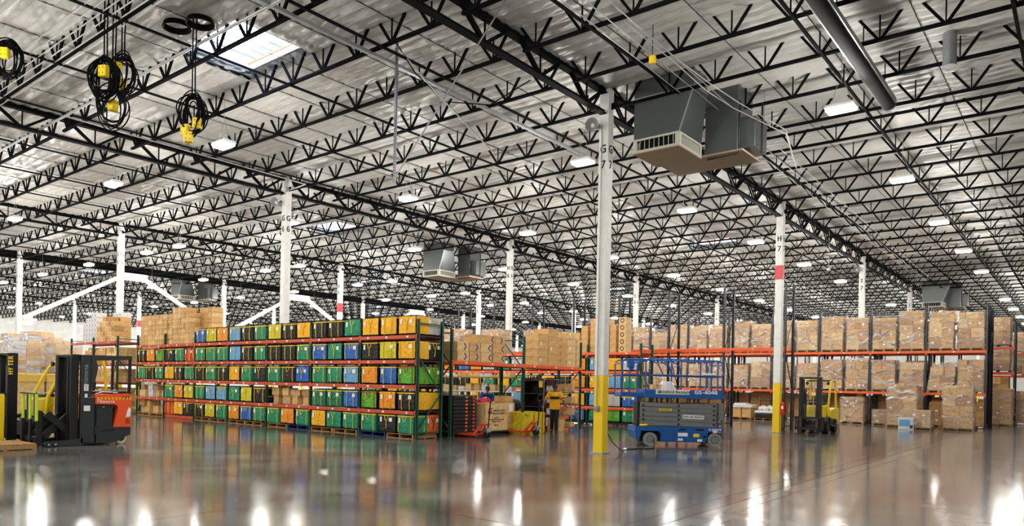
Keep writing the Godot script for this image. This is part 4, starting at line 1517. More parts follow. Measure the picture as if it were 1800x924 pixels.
	part("emblem", MB.new().prism([Vector2(0, 0), Vector2(0.19, 0), Vector2(0.23, 0.18), Vector2(0.04, 0.18)], Vector3(0.5275, 0.565, 0.45), Vector3(0, 0, -1), Vector3(0, 1, 0), 0.003), "print_dark", us)
	part("emblem_wing", MB.new().prism([Vector2(0.03, 0.03), Vector2(0.18, 0.10), Vector2(0.08, 0.11), Vector2(0.06, 0.15), Vector2(0.20, 0.14), Vector2(0.19, 0.08)], Vector3(0.531, 0.565, 0.45), Vector3(0, 0, -1), Vector3(0, 1, 0), 0.002), "carton_pale", us)
	# cartons behind it
	var bx := [[-15.95, 0.15, -19.6, 0.7, 0.5, 0.6], [-15.95, 0.655, -19.6, 0.62, 0.4, 0.5], [-15.9, 1.06, -19.55, 0.5, 0.22, 0.42]]
	solo("pallet", MB.new().cbox(Vector3(0, 0.13, 0), Vector3(1.6, 0.035, 0.85), 0.008).box(Vector3(0, 0.055, 0.38), Vector3(1.5, 0.11, 0.07)).box(Vector3(0, 0.055, -0.38), Vector3(1.5, 0.11, 0.07)), "wood", "wooden pallet under the cartons just right of the big printed carton", "pallet", Vector3(-16.35, 0, -19.6))
	for k in bx.size():
		var e = bx[k]
		var o := carton("brown carton stacked just right of the big printed carton, %s" % ["lowest", "second up with a white sheet", "topmost", "behind the others"][k], Vector3(e[0], e[1], e[2]), rng.randf_range(-4, 4), Vector3(e[3], e[4], e[5]), KRAFT[k], "cartons beside the printed carton")
		if k == 1:
			part("paper_sheet", MB.new().box(Vector3(e[3] * 0.5 + 0.002, e[4] * 0.55, -0.05), Vector3(0.003, 0.26, 0.2)), "paper", o)
	# yellow bag bin
	var yb := thing("bag_bin", "squat bright yellow fabric bin with folds, beside the worker's hand", "bag", Vector3(-15.42, 0, -20.25))
	var nz := noise(0.5, 3, FastNoiseLite.TYPE_SIMPLEX_SMOOTH, 71)
	var side := func(u: float, v: float, g: float) -> Vector3:
		var a := TAU * u
		var r := 1.0 / maxf(absf(cos(a)), absf(sin(a)))
		r = minf(r, 1.16)
		var k := 1.0 + 0.05 * nz.get_noise_3d(cos(a) * 9.0, v * 3.0, sin(a) * 9.0) + g
		return Vector3(sin(a) * r * 0.46 * k, v * 0.74 + 0.02 * nz.get_noise_2d(u * 30.0, 5.0) * v, cos(a) * r * 0.60 * k)
	part("fabric_wall", MB.new().sheet(48, 8, func(u, v): return side.call(u, v, 0.0)), "fab_y", yb)
	part("inside", MB.new().sheet(12, 12, func(u, v): return Vector3((u - 0.5) * 0.86, 0.68 + 0.05 * nz.get_noise_2d(u * 8.0, v * 8.0), (0.5 - v) * 1.12)), "fab_y", yb)
	for q in 2:
		part("strap", MB.new().bar(Vector3(0.50, 0.02, 0.15 - 0.5 * q), Vector3(0.50, 0.74, 0.15 - 0.5 * q), 0.07, 0.02, Vector3.RIGHT), "fab_Y", yb)
	# work bench with shelves behind
	var wb := thing("work_bench", "long work bench with a pale shelf of small cartons above it, behind the printed carton", "workbench", Vector3(-20.0, 0, -22.6))
	part("table_top", MB.new().cbox(Vector3(0, 0.92, 0), Vector3(4.6, 0.05, 0.8), 0.01), "grey_plastic", wb)
	part("upper_shelf", MB.new().cbox(Vector3(0, 1.38, -0.2), Vector3(4.6, 0.05, 0.45), 0.01), "white_plastic", wb)
	part("canopy_shelf", MB.new().cbox(Vector3(0, 1.95, -0.1), Vector3(4.7, 0.05, 0.75), 0.01), "wood", wb)
	for s in [-2.25, 0.0, 2.25]:
		part("leg", MB.new().cbox(Vector3(s, 0.96, -0.36), Vector3(0.07, 1.92, 0.07), 0.01), "grey_plastic", wb)
		part("leg", MB.new().cbox(Vector3(s, 0.46, 0.34), Vector3(0.07, 0.92, 0.07), 0.01), "grey_plastic", wb)
	for k in 10:
		carton("small carton on the pale bench shelf, %s from the left" % nth(k), Vector3(-22.0 + 0.43 * k, 1.407, -22.75), rng.randf_range(-5, 5), Vector3(0.3, rng.randf_range(0.16, 0.34), 0.28), ["carton_white", "carton_pale", "carton"][k % 3], "cartons on the bench shelf", {"tape": k % 2 == 0})
	for k in 7:
		carton("small parcel on the canopy over the bench, %s from the left" % nth(k), Vector3(-21.9 + 0.62 * k, 1.98, -22.7), rng.randf_range(-12, 12), Vector3(0.4, rng.randf_range(0.08, 0.2), 0.3), ["carton_pale", "carton_white", "carton"][k % 3], "parcels on the bench canopy")
	# green post of a rack behind the bench and dark frames
	solo("steel_post", MB.new().cbox(Vector3(0, 1.3, 0), Vector3(0.1, 2.6, 0.08), 0.01), "post_green", "single green rack post in the middle of the work area", "post", Vector3(-17.6, 0, -21.5))
	var ms := thing("shelf_frame", "maroon-edged dark shelf frame with a yellow card, left of the worker", "shelf", Vector3(-16.7, 0, -22.6))
	for s in [-0.6, 0.6]:
		part("upright", MB.new().cbox(Vector3(s, 0.98, 0), Vector3(0.05, 1.96, 0.5), 0.01), "maroon", ms)
	for k in 4:
		part("shelf", MB.new().cbox(Vector3(0, 0.35 + 0.5 * k, 0), Vector3(1.15, 0.04, 0.5), 0.008), "crate_black", ms)
	part("back", MB.new().box(Vector3(0, 1.0, -0.24), Vector3(1.15, 1.9, 0.01)), "crate_black", ms)
	part("yellow_card", MB.new().box(Vector3(0.35, 1.72, 0.26), Vector3(0.18, 0.24, 0.006)), "label_yellow", ms)
	# wire trolley shelf behind the worker
	var ws := thing("wire_shelf", "tall chrome wire shelf trolley with small cartons behind the worker", "shelf", Vector3(-15.55, 0, -22.55))
	for sx in [-0.62, 0.62]:
		for sz in [-0.25, 0.25]:
			part("upright", MB.new().cyl(Vector3(sx, 0.04, sz), Vector3(sx, 1.98, sz), 0.016, 8), "chrome", ws)
	for k in 5:
		var sh := MB.new()
		for q in 9:
			sh.bar(Vector3(-0.6, 0.14 + 0.44 * k, -0.24 + 0.06 * q), Vector3(0.6, 0.14 + 0.44 * k, -0.24 + 0.06 * q), 0.008, 0.02)
		part("wire_tray", sh, "galv", ws)
	for k in 12:
		carton("small %s carton on the wire shelf behind the worker, %s shelf, %s" % ["white" if k % 3 == 0 else "brown", nth(k / 3 + 1), ["left", "middle", "right"][k % 3]], Vector3(-15.95 + 0.4 * (k % 3), 0.155 + 0.44 * (k / 3), -22.5), rng.randf_range(-8, 8), Vector3(0.3, rng.randf_range(0.16, 0.34), 0.3), "carton_white" if k % 3 == 0 else KRAFT[k % 6], "cartons on the wire shelf")
	carton("brown carton with a printed square on the floor behind the worker's legs", Vector3(-15.35, 0.0, -21.95), 8, Vector3(0.5, 0.42, 0.4), "carton_pale", "")
	# drum-like dark chair back
	var ch := thing("office_chair", "dark blue office chair turned away, behind the yellow bin", "chair", Vector3(-16.6, 0, -21.2))
	part("backrest", MB.new().ball(Vector3(0, 0.92, 0.1), Vector3(0.30, 0.24, 0.06), 12), "post_navy", ch)
	part("seat", MB.new().cbox(Vector3(0, 0.55, -0.15), Vector3(0.5, 0.09, 0.48), 0.04), "crate_black", ch)
	part("stem", MB.new().cyl(Vector3(0, 0.08, -0.15), Vector3(0, 0.52, -0.15), 0.03), "crate_black", ch)
	var ft := MB.new()
	for k in 5:
		ft.bar(Vector3(0, 0.08, -0.15), Vector3(0.28 * cos(TAU * k / 5), 0.045, -0.15 + 0.28 * sin(TAU * k / 5)), 0.04, 0.035)
	part("foot", ft, "crate_black", ch)


func build_left() -> void:
	# rack past the cross aisle
	var xs := [-34.05, -36.6, -39.15]
	var beams := []
	for k in 2:
		for y in [3.28, 2.3, 1.43]:
			beams.append([k, k + 1, y])
	rack("green rack past the cross aisle with white and brown cartons on top", Vector3(0, 0, -14.4), 0, xs, 1.08, 3.5, beams, "post_green", "beam_red", {"tags": 2})
	var w := 0.30
	var wm := MB.new().cbox(Vector3(0, 0.115, 0), Vector3(w - 0.01, 0.226, 0.45), 0.006).done()
	var v := MB.new().bar(Vector3(-0.05, 0.15, 0.227), Vector3(0, 0.10, 0.227), 0.02, 0.004, Vector3.BACK).bar(Vector3(0.05, 0.15, 0.227), Vector3(0, 0.10, 0.227), 0.02, 0.004, Vector3.BACK).bar(Vector3(0, 0.10, 0.227), Vector3(0, 0.05, 0.227), 0.02, 0.004, Vector3.BACK).done()
	for k in 5:
		for q in [4, 5, 5, 6, 6][k]:
			small_carton(wm, "white carton on rack past the aisle, %s stack from left, %s up" % [nth(k), nth(q)], Vector3(-37.75 + 0.305 * k, 3.285 + 0.23 * q, -14.68), "carton_white", "white cartons past the cross aisle", v)
	for k in 6:
		for q in [3, 4, 5, 5, 4, 4][k]:
			small_carton(wm, "brown carton on rack past the aisle, %s stack beside white ones, %s up" % [nth(k), nth(q)], Vector3(-36.2 + 0.305 * k, 3.285 + 0.23 * q, -14.68), KRAFT[(k + q) % 4], "brown cartons past the cross aisle", v)
	for k in 3:
		small_carton(wm, "white carton on top of the brown ones past the aisle, %s from left" % nth(k), Vector3(-35.8 + 0.32 * k, 3.285 + 0.23 * 5, -15.2), "carton_white", "white cartons past the cross aisle", v)
		small_carton(wm, "brown carton holding up the white ones past the aisle, %s from left" % nth(k), Vector3(-35.8 + 0.32 * k, 3.285 + 0.23 * 4, -15.2), "carton", "brown cartons past the cross aisle")
		for q in 4:
			small_carton(wm, "brown carton, rear row past the aisle, %s from left, %s up" % [nth(k), nth(q)], Vector3(-35.8 + 0.32 * k, 3.285 + 0.23 * q, -15.2), "carton", "brown cartons past the cross aisle")
	for t in 3:
		for k in 3:
			wrapped("unwrapped cartons on rack past the aisle, %s shelf, %s from right" % [["upper", "middle", "floor"][t], nth(k)], Vector3(-34.75 - 1.22 * k, [2.305, 1.435, 0.0][t], -14.9), 0, 1.1, [0.72, 0.62, 1.05][t], 0.85, 500 + t * 5 + k, "loose loads on the rack past the cross aisle", {"film": 0, "pallet": "" if t < 2 else "wood", "size": 0.6})
	# stacks of wrapped pallets along the far left
	var n := 0
	for e in [[-40.2, -12.6, 2, 1.5], [-42.2, -15.2, 2, 1.55], [-44.2, -14.6, 2, 1.85], [-46.0, -15.6, 2, 1.75], [-47.6, -14.7, 2, 1.85], [-48.9, -17.1, 2, 1.75], [-51.6, -14.2, 2, 1.8], [-53.4, -16.4, 2, 1.8], [-42.6, -12.3, 2, 1.25], [-45.2, -12.2, 2, 1.6], [-40.6, -10.9, 1, 1.9], [-38.6, -19.5, 2, 1.6], [-42.5, -20.5, 2, 1.7], [-45.5, -21.6, 2, 1.8]]:
		for t in e[2]:
			wrapped("pale stretch-wrapped pallet load far left, %s stack, %s" % [nth(n), ["at floor level", "stacked on top"][t]], Vector3(e[0], t * (e[3] + 0.145), e[1]), rng.randf_range(-3, 3), 1.35, e[3], 1.2, 540 + n * 3 + t, "wrapped pallet stacks at the far left", {"size": 0.7, "ragged": false, "marks": false, "tones": ["carton_pale", "carton_white", "carton_pale", "carton"]})
		n += 1
	# yellow bundles between the forklifts and the stacks
	for k in 3:
		var o := thing("banded_bundle", "yellow-strapped bundle behind the left forklift, %s from the left" % nth(k), "bundle", Vector3(-34.0, 0, -9.7 - 1.12 * k))
		part("stack", MB.new().cbox(Vector3(0, 0.69, 0), Vector3(1.2, 1.38, 1.05), 0.02), "carton_pale", o)
		part("yellow_cover", MB.new().cbox(Vector3(0, 1.565, 0), Vector3(1.25, 0.37, 1.08), 0.03), "carton_pale", o)
		for q in 3:
			part("band", MB.new().box(Vector3(0.63, 1.45 + 0.1 * q, 0), Vector3(0.008, 0.045, 1.09)), "webbing", o)


# ---------------------------------------------------------------- vehicles
func wheel(o: Node3D, c: Vector3, r: float, w: float, tyre: String, hub: String) -> void:
	var t := part("wheel", MB.new().lathe(Vector3(-w * 0.5, 0, 0), Vector3(1, 0, 0), [Vector2(r * 0.55, 0.0), Vector2(r * 0.92, 0.0), Vector2(r, w * 0.14), Vector2(r, w * 0.86), Vector2(r * 0.92, w), Vector2(r * 0.55, w)], 26), tyre, o, c)
	part("hub", MB.new().lathe(Vector3(-w * 0.46, 0, 0), Vector3(1, 0, 0), [Vector2(0.0, 0.0), Vector2(r * 0.3, 0.0), Vector2(r * 0.42, w * 0.1), Vector2(r * 0.56, w * 0.04), Vector2(r * 0.56, w * 0.88), Vector2(r * 0.42, w * 0.82), Vector2(r * 0.3, w * 0.92), Vector2(0.0, w * 0.92)], 20), hub, t)
	var nuts := MB.new()
	for k in 6:
		var a := TAU * k / 6.0
		for s in [-1, 1]:
			nuts.cyl(Vector3(s * w * 0.36, r * 0.33 * cos(a), r * 0.33 * sin(a)), Vector3(s * w * 0.5, r * 0.33 * cos(a), r * 0.33 * sin(a)), r * 0.05, 6)
	part("wheel_nuts", nuts, "chrome", t)


func forklift(label: String, pos: Vector3, yaw: float, lettering: String, backrest: bool) -> Node3D:
	# forward is +z, origin on the ground between the wheels
	var o := thing("forklift", label, "forklift", pos, yaw)
	part("chassis", MB.new().cbox(Vector3(0, 0.42, -0.1), Vector3(0.92, 0.42, 2.0), 0.05).cbox(Vector3(0, 0.36, 0.75), Vector3(0.6, 0.4, 0.5), 0.03).cbox(Vector3(0.50, 0.30, 0.0), Vector3(0.16, 0.06, 0.5), 0.01), "truck_black", o)
	# counterweight and hood: side outline swept across
	var cw := MB.new().prism([Vector2(-1.28, 0.34), Vector2(-1.34, 0.6), Vector2(-1.30, 0.92), Vector2(-1.16, 1.0), Vector2(-0.62, 0.98), Vector2(-0.55, 0.56), Vector2(-0.95, 0.5), Vector2(-1.0, 0.34)], Vector3(0.53, 0, 0), Vector3(0, 0, 1), Vector3(0, 1, 0), 1.06)
	cw.sheet(10, 6, func(u, v): return Vector3((0.5 - u) * 1.04, 0.38 + v * 0.58, -1.28 - 0.10 * sin(PI * clampf(u, 0, 1)) * (0.5 + 0.5 * sin(PI * clampf(v, 0, 1)))))
	part("counterweight", cw, "truck_yellow", o)
	part("hood", MB.new().prism([Vector2(-0.62, 0.56), Vector2(-0.62, 0.98), Vector2(-0.05, 0.92), Vector2(0.05, 0.62), Vector2(-0.1, 0.56)], Vector3(0.50, 0, 0), Vector3(0, 0, 1), Vector3(0, 1, 0), 1.0), "truck_yellow", o)
	part("cowl", MB.new().prism([Vector2(0.42, 0.6), Vector2(0.40, 1.12), Vector2(0.52, 1.16), Vector2(0.66, 1.05), Vector2(0.68, 0.6)], Vector3(0.44, 0, 0), Vector3(0, 0, 1), Vector3(0, 1, 0), 0.88), "truck_yellow", o)
	part("dashboard", MB.new().cbox(Vector3(0, 1.17, 0.48), Vector3(0.8, 0.1, 0.24), 0.03), "truck_black", o)
	for s in [-1, 1]:
		part("fender", MB.new().tube([Vector3(s * 0.52, 0.46, 1.05), Vector3(s * 0.52, 0.62, 0.92), Vector3(s * 0.52, 0.66, 0.75), Vector3(s * 0.52, 0.6, 0.5), Vector3(s * 0.52, 0.42, 0.38)], 0.05, 8), "truck_black", o)
	part("seat", MB.new().cbox(Vector3(0, 1.04, -0.32), Vector3(0.5, 0.14, 0.5), 0.05).cbox(Vector3(0, 1.32, -0.60), Vector3(0.48, 0.5, 0.12), 0.05, Basis(Vector3.RIGHT, -0.2)), "truck_black", o)
	var sw := MB.new()
	var ring := []
	for k in 21:
		ring.append(Vector3(0, 1.32, 0.26) + Basis(Vector3.RIGHT, 0.9) * Vector3(0.17 * cos(TAU * k / 20), 0, 0.17 * sin(TAU * k / 20)))
	sw.tube(ring, 0.014, 6, false).cyl(Vector3(0, 1.12, 0.42), Vector3(0, 1.32, 0.26), 0.025, 8).bar(Vector3(-0.16, 1.32, 0.26), Vector3(0.16, 1.32, 0.26), 0.03, 0.012)
	part("steering_wheel", sw, "truck_black", o)
	part("levers", MB.new().cyl(Vector3(0.25, 1.2, 0.4), Vector3(0.26, 1.42, 0.34), 0.012, 6).cyl(Vector3(0.32, 1.2, 0.4), Vector3(0.33, 1.42, 0.34), 0.012, 6), "truck_black", o)
	var g := part("overhead_guard", MB.new().box(Vector3(0, 2.08, -0.72), Vector3(0.98, 0.06, 0.06)), "truck_yellow", o)
	for s in [-1, 1]:
		part("guard_pillar", MB.new().tube([Vector3(s * 0.5, 0.62, 0.62), Vector3(s * 0.5, 1.15, 0.56), Vector3(s * 0.49, 1.75, 0.28), Vector3(s * 0.48, 1.98, 0.14), Vector3(s * 0.47, 2.07, -0.02), Vector3(s * 0.47, 2.10, -0.3), Vector3(s * 0.47, 2.08, -0.72)], 0.042, 8), "truck_yellow", g)
		part("guard_pillar", MB.new().tube([Vector3(s * 0.47, 2.08, -0.72), Vector3(s * 0.48, 1.9, -0.78), Vector3(s * 0.5, 0.95, -0.84)], 0.04, 8), "truck_yellow", g)
	var bars := MB.new().box(Vector3(0, 2.08, 0.0), Vector3(0.94, 0.04, 0.05))
	for k in 6:
		bars.box(Vector3(-0.35 + 0.14 * k, 2.10, -0.36), Vector3(0.03, 0.025, 0.72))
	part("roof_bars", bars, "truck_black", g)
	# mast
	var mz := 1.22
	for s in [-1, 1]:
		part("mast_channel", MB.new().box(Vector3(s * 0.36, 1.14, mz), Vector3(0.10, 2.12, 0.05)).box(Vector3(s * 0.405, 1.14, mz + 0.09), Vector3(0.018, 2.12, 0.17)).box(Vector3(s * 0.36, 1.14, mz + 0.17), Vector3(0.10, 2.12, 0.03)), "truck_black", o)
		part("inner_channel", MB.new().cbox(Vector3(s * 0.27, 1.12, mz + 0.08), Vector3(0.07, 2.0, 0.13), 0.01), "truck_black", o)
		part("lift_cylinder", MB.new().cyl(Vector3(s * 0.20, 0.2, mz), Vector3(s * 0.20, 1.75, mz), 0.032, 10), "truck_grey", o)
		var ch := MB.new()
		for k in 24:
			ch.box(Vector3(s * 0.1, 0.5 + 0.06 * k, mz + 0.06), Vector3(0.03, 0.045, 0.02))
		part("lift_chain", ch, "galv", o)
		wheel(o, Vector3(s * 0.44, 0.29, 0.76), 0.29, 0.24, "tyre", "truck_grey")
		wheel(o, Vector3(s * 0.42, 0.25, -0.80), 0.25, 0.2, "tyre", "truck_grey")
		part("fork", MB.new().cbox(Vector3(s * 0.3, 0.36, mz + 0.30), Vector3(0.1, 0.62, 0.04), 0.008).prism([Vector2(0, 0.03), Vector2(0, 0.075), Vector2(0.25, 0.06), Vector2(1.05, 0.04), Vector2(1.05, 0.03)], Vector3(s * 0.3 - 0.05, 0, mz + 0.28), Vector3(0, 0, 1), Vector3(0, 1, 0), -0.1), "truck_black", o)
		part("fork_heel_paint", MB.new().box(Vector3(s * 0.3, 0.42, mz + 0.323), Vector3(0.09, 0.34, 0.006)), "maroon", o)
	part("mast_crossbar", MB.new().cbox(Vector3(0, 2.17, mz + 0.06), Vector3(0.82, 0.07, 0.14), 0.01).cbox(Vector3(0, 0.3, mz), Vector3(0.8, 0.12, 0.05), 0.01).cbox(Vector3(0, 1.3, mz - 0.02), Vector3(0.7, 0.05, 0.03), 0.005), "truck_black", o)
	part("carriage", MB.new().cbox(Vector3(0, 0.62, mz + 0.26), Vector3(1.08, 0.09, 0.04), 0.006).cbox(Vector3(0, 0.2, mz + 0.26), Vector3(1.08, 0.10, 0.04), 0.006).cbox(Vector3(-0.5, 0.42, mz + 0.26), Vector3(0.05, 0.5, 0.04), 0.004).cbox(Vector3(0.5, 0.42, mz + 0.26), Vector3(0.05, 0.5, 0.04), 0.004), "truck_black", o)
	if backrest:
		var lb := MB.new()
		for k in 5:
			lb.bar(Vector3(-0.5 + 0.25 * k, 0.6, mz + 0.27), Vector3(-0.5 + 0.25 * k, 1.2, mz + 0.27), 0.04, 0.03)
		lb.box(Vector3(0, 1.2, mz + 0.27), Vector3(1.06, 0.05, 0.04))
		part("load_backrest", lb, "truck_black", o)
	for s in [-1, 1]:
		part("headlight", MB.new().lathe(Vector3(s * 0.4, 1.98, 0.16), Vector3(0, 0, 1), [Vector2(0.02, -0.06), Vector2(0.06, -0.03), Vector2(0.065, 0.02), Vector2(0.0, 0.025)], 12), "truck_black", o)
	if lettering:
		text(lettering, 0.10, "label_yellow", o, Vector3(0.416, 1.9, mz + 0.13), 90, 1.0, 0.0).rotation = Vector3(0, PI / 2, PI / 2)
	return o


func reach_truck() -> void:
	# stand-up reach truck, forks towards +z; near side is +x
	var o := thing("reach_truck", "dark grey and orange stand-up lift truck with chevron tape, parked at the left", "forklift", Vector3(-19.45, 0, -7.5))
	var hx := 0.54
	part("base", MB.new().prism([Vector2(-0.02, 0.04), Vector2(-0.02, 0.47), Vector2(-0.46, 0.44), Vector2(-0.86, 0.43), Vector2(-0.86, 0.22), Vector2(-0.78, 0.2), Vector2(-0.5, 0.05)], Vector3(-hx, 0, 0), Vector3(0, 0, 1), Vector3(0, 1, 0), -2 * hx), "truck_grey", o)
	part("body", MB.new().prism([Vector2(-0.02, 1.23), Vector2(-0.02, 1.0), Vector2(-0.48, 0.985), Vector2(-0.54, 0.95), Vector2(-0.55, 0.86), Vector2(-0.46, 0.43), Vector2(-0.86, 0.42), Vector2(-0.87, 1.24), Vector2(-0.80, 1.26)], Vector3(hx + 0.01, 0, 0), Vector3(0, 0, 1), Vector3(0, 1, 0), 2 * hx + 0.02), "truck_orange", o)
	part("battery", MB.new().cbox(Vector3(0, 0.68, -0.25), Vector3(2 * hx - 0.06, 0.52, 0.42), 0.03).cbox(Vector3(0, 0.95, -0.27), Vector3(2 * hx - 0.1, 0.08, 0.46), 0.01), "truck_grey", o)
	part("status_lamp", MB.new().cbox(Vector3(hx - 0.02, 0.93, -0.22), Vector3(0.02, 0.03, 0.04), 0.004), "foam_green", o)
	part("access_panel", MB.new().cbox(Vector3(hx + 0.002, 0.36, -0.3), Vector3(0.012, 0.05, 0.34), 0.003), "truck_black", o)
	part("vent_slots", MB.new().box(Vector3(hx + 0.012, 0.62, -0.78), Vector3(0.006, 0.012, 0.11)).box(Vector3(hx + 0.012, 0.585, -0.78), Vector3(0.006, 0.012, 0.11)).box(Vector3(hx + 0.012, 0.55, -0.78), Vector3(0.006, 0.012, 0.11)).box(Vector3(hx + 0.012, 0.515, -0.78), Vector3(0.006, 0.012, 0.11)), "truck_black", o)
	part("torn_sticker", MB.new().prism([Vector2(0, 0), Vector2(0.1, 0.02), Vector2(0.12, 0.2), Vector2(0.07, 0.26), Vector2(0.03, 0.16)], Vector3(hx + 0.011, 0.66, -0.74), Vector3(0, 0, -1), Vector3(0, 1, 0), 0.003), "paper", o)
	var cv := MB.new()
	for k in 10:
		for s in [-1, 1]:
			cv.bar(Vector3(hx + 0.013, 1.135, -0.10 - 0.085 * k), Vector3(hx + 0.013, 1.135 + s * 0.03, -0.06 - 0.085 * k), 0.028, 0.003, Vector3.RIGHT)
	part("chevron_tape", cv, "label_yellow", o)
	part("tape_ground", MB.new().box(Vector3(hx + 0.011, 1.135, -0.45), Vector3(0.002, 0.075, 0.84)), "truck_orange", o)
	text("TOYOTA", 0.05, "white_letter", o, Vector3(hx + 0.015, 1.05, -0.30), 90, 1.3)
	text("T-21", 0.05, "black_letter", o, Vector3(hx + 0.015, 1.17, -0.73), 90, 1.3)
	part("oval_badge", MB.new().lathe(Vector3(hx + 0.011, 1.075, -0.1), Vector3(1, 0, 0), [Vector2(0.036, 0.0), Vector2(0.036, 0.004), Vector2(0.027, 0.004), Vector2(0.027, 0.0)], 16), "white_letter", o)
	# mast with its side cover
	for s in [-1, 1]:
		part("mast_channel", MB.new().cbox(Vector3(s * 0.42, 1.12, 0.42), Vector3(0.11, 2.12, 0.18), 0.012), "truck_black", o)
		part("inner_channel", MB.new().cbox(Vector3(s * 0.30, 1.12, 0.46), Vector3(0.09, 2.05, 0.13), 0.01), "truck_black", o)
		part("side_cover", MB.new().cbox(Vector3(s * 0.48, 1.12, 0.19), Vector3(0.12, 2.14, 0.22), 0.015).cbox(Vector3(s * 0.5, 0.62, 0.12), Vector3(0.1, 1.1, 0.26), 0.015), "truck_grey", o)
		part("straddle_leg", MB.new().prism([Vector2(1.05, 0.02), Vector2(1.07, 0.09), Vector2(0.98, 0.13), Vector2(0.55, 0.15), Vector2(0.3, 0.17), Vector2(0.12, 0.26), Vector2(-0.05, 0.26), Vector2(-0.05, 0.05), Vector2(0.3, 0.03)], Vector3(s * 0.47 - 0.07, 0, 0), Vector3(0, 0, 1), Vector3(0, 1, 0), -0.14), "truck_grey", o)
		for k in 2:
			var a := part("load_wheel", MB.new().lathe(Vector3(s * 0.47 - 0.065, 0.065, 0.97 - 0.14 * k), Vector3(1, 0, 0), [Vector2(0, -0.012), Vector2(0.05, -0.012), Vector2(0.062, 0.0), Vector2(0.062, 0.13), Vector2(0.05, 0.142), Vector2(0.0, 0.142)], 18), "tyre", o)
			part("axle_cap", MB.new().cyl(Vector3(s * 0.47 + 0.07, 0.065, 0.97 - 0.14 * k), Vector3(s * 0.47 + 0.085, 0.065, 0.97 - 0.14 * k), 0.03, 12), "galv", a)
		# scissor links of the reach mechanism
		part("reach_link", MB.new().bar(Vector3(s * 0.30, 0.78, 0.95), Vector3(s * 0.30, 0.22, 0.36), 0.05, 0.16), "truck_black", o)
		part("reach_link", MB.new().bar(Vector3(s * 0.24, 0.24, 0.98), Vector3(s * 0.24, 0.84, 0.34), 0.05, 0.14), "truck_black", o)
		part("fork", MB.new().cbox(Vector3(s * 0.26, 0.36, 1.27), Vector3(0.1, 0.6, 0.04), 0.008).cbox(Vector3(s * 0.26, 0.08, 1.36), Vector3(0.1, 0.04, 0.22), 0.008), "truck_black", o)
	part("mast_crossbar", MB.new().cbox(Vector3(0, 2.15, 0.40), Vector3(0.96, 0.08, 0.2), 0.012).cbox(Vector3(0, 0.2, 0.4), Vector3(0.9, 0.14, 0.12), 0.01), "truck_black", o)
	part("carriage", MB.new().cbox(Vector3(0, 0.62, 1.20), Vector3(0.98, 0.10, 0.05), 0.008).cbox(Vector3(0, 0.2, 1.20), Vector3(0.98, 0.10, 0.05), 0.008).cbox(Vector3(0.46, 0.45, 1.15), Vector3(0.06, 0.8, 0.12), 0.008).cbox(Vector3(-0.46, 0.45, 1.15), Vector3(0.06, 0.8, 0.12), 0.008), "truck_black", o)
	var fo := [["foam_green", 0.50], ["purple", 0.42], ["foam_green", 0.10], ["purple", -0.02], ["foam_green", -0.34]]
	for e in fo:
		part("backrest_bar", MB.new().cyl(Vector3(e[1], 0.62, 1.22), Vector3(e[1], 1.24, 1.23), 0.033, 10), e[0], o)
	part("backrest_top", MB.new().cbox(Vector3(0, 1.25, 1.23), Vector3(1.0, 0.04, 0.05), 0.01), "truck_black", o)
	# overhead guard
	part("overhead_guard", MB.new().prism([Vector2(0.08, 2.19), Vector2(-0.28, 2.19), Vector2(-0.87, 2.20), Vector2(-0.87, 2.11), Vector2(-0.3, 2.07), Vector2(-0.03, 2.05), Vector2(-0.08, 1.9), Vector2(0.0, 1.5), Vector2(0.08, 1.4)], Vector3(hx, 0, 0), Vector3(0, 0, 1), Vector3(0, 1, 0), 0.09), "truck_grey", o)
	part("overhead_guard", MB.new().prism([Vector2(0.08, 2.19), Vector2(-0.87, 2.20), Vector2(-0.87, 2.11), Vector2(-0.03, 2.05), Vector2(0.0, 1.5), Vector2(0.08, 1.4)], Vector3(-hx + 0.09, 0, 0), Vector3(0, 0, 1), Vector3(0, 1, 0), 0.09), "truck_grey", o)
	var rb := MB.new()
	for k in 6:
		rb.box(Vector3(0, 2.15, -0.05 - 0.15 * k), Vector3(1.0, 0.03, 0.03))
	part("roof_bars", rb, "truck_black", o)
	for s in [-1, 1]:
		part("rear_post", MB.new().bar(Vector3(s * 0.49, 1.22, -0.83), Vector3(s * 0.49, 2.14, -0.84), 0.055, 0.06), "truck_black", o)
	part("operator_pad", MB.new().cbox(Vector3(0.1, 1.28, -0.62), Vector3(0.7, 0.09, 0.4), 0.03).cbox(Vector3(0, 1.28, -0.12), Vector3(0.9, 0.07, 0.16), 0.02), "truck_black", o)
	part("white_hose", MB.new().tube([Vector3(0.45, 1.24, -0.05), Vector3(0.5, 1.30, -0.2), Vector3(0.4, 1.29, -0.4), Vector3(0.5, 1.27, -0.55)], 0.016, 6), "white_plastic", o)
	wheel(o, Vector3(0.42, 0.145, -0.66), 0.145, 0.13, "tyre_cream", "truck_black")
	wheel(o, Vector3(-0.36, 0.145, -0.66), 0.145, 0.13, "tyre_cream", "truck_black")
	part("information_label", MB.new().box(Vector3(0.543, 1.40, 0.19), Vector3(0.004, 0.16, 0.10)), "paper", o)
	text("111.2", 0.035, "black_letter", o, Vector3(0.546, 1.40, 0.19), 90, 1.0).rotation = Vector3(0, PI / 2, PI / 2)
	part("information_label", MB.new().box(Vector3(0.543, 1.20, 0.19), Vector3(0.004, 0.10, 0.06)), "paper", o)
	part("information_label", MB.new().box(Vector3(0.553, 0.90, 0.17), Vector3(0.004, 0.13, 0.14)), "paper", o)
	text("TOYOTA", 0.072, "grey_plastic", o, Vector3(0.543, 1.72, 0.19), 90, 1.25).rotation = Vector3(0, PI / 2, PI / 2)


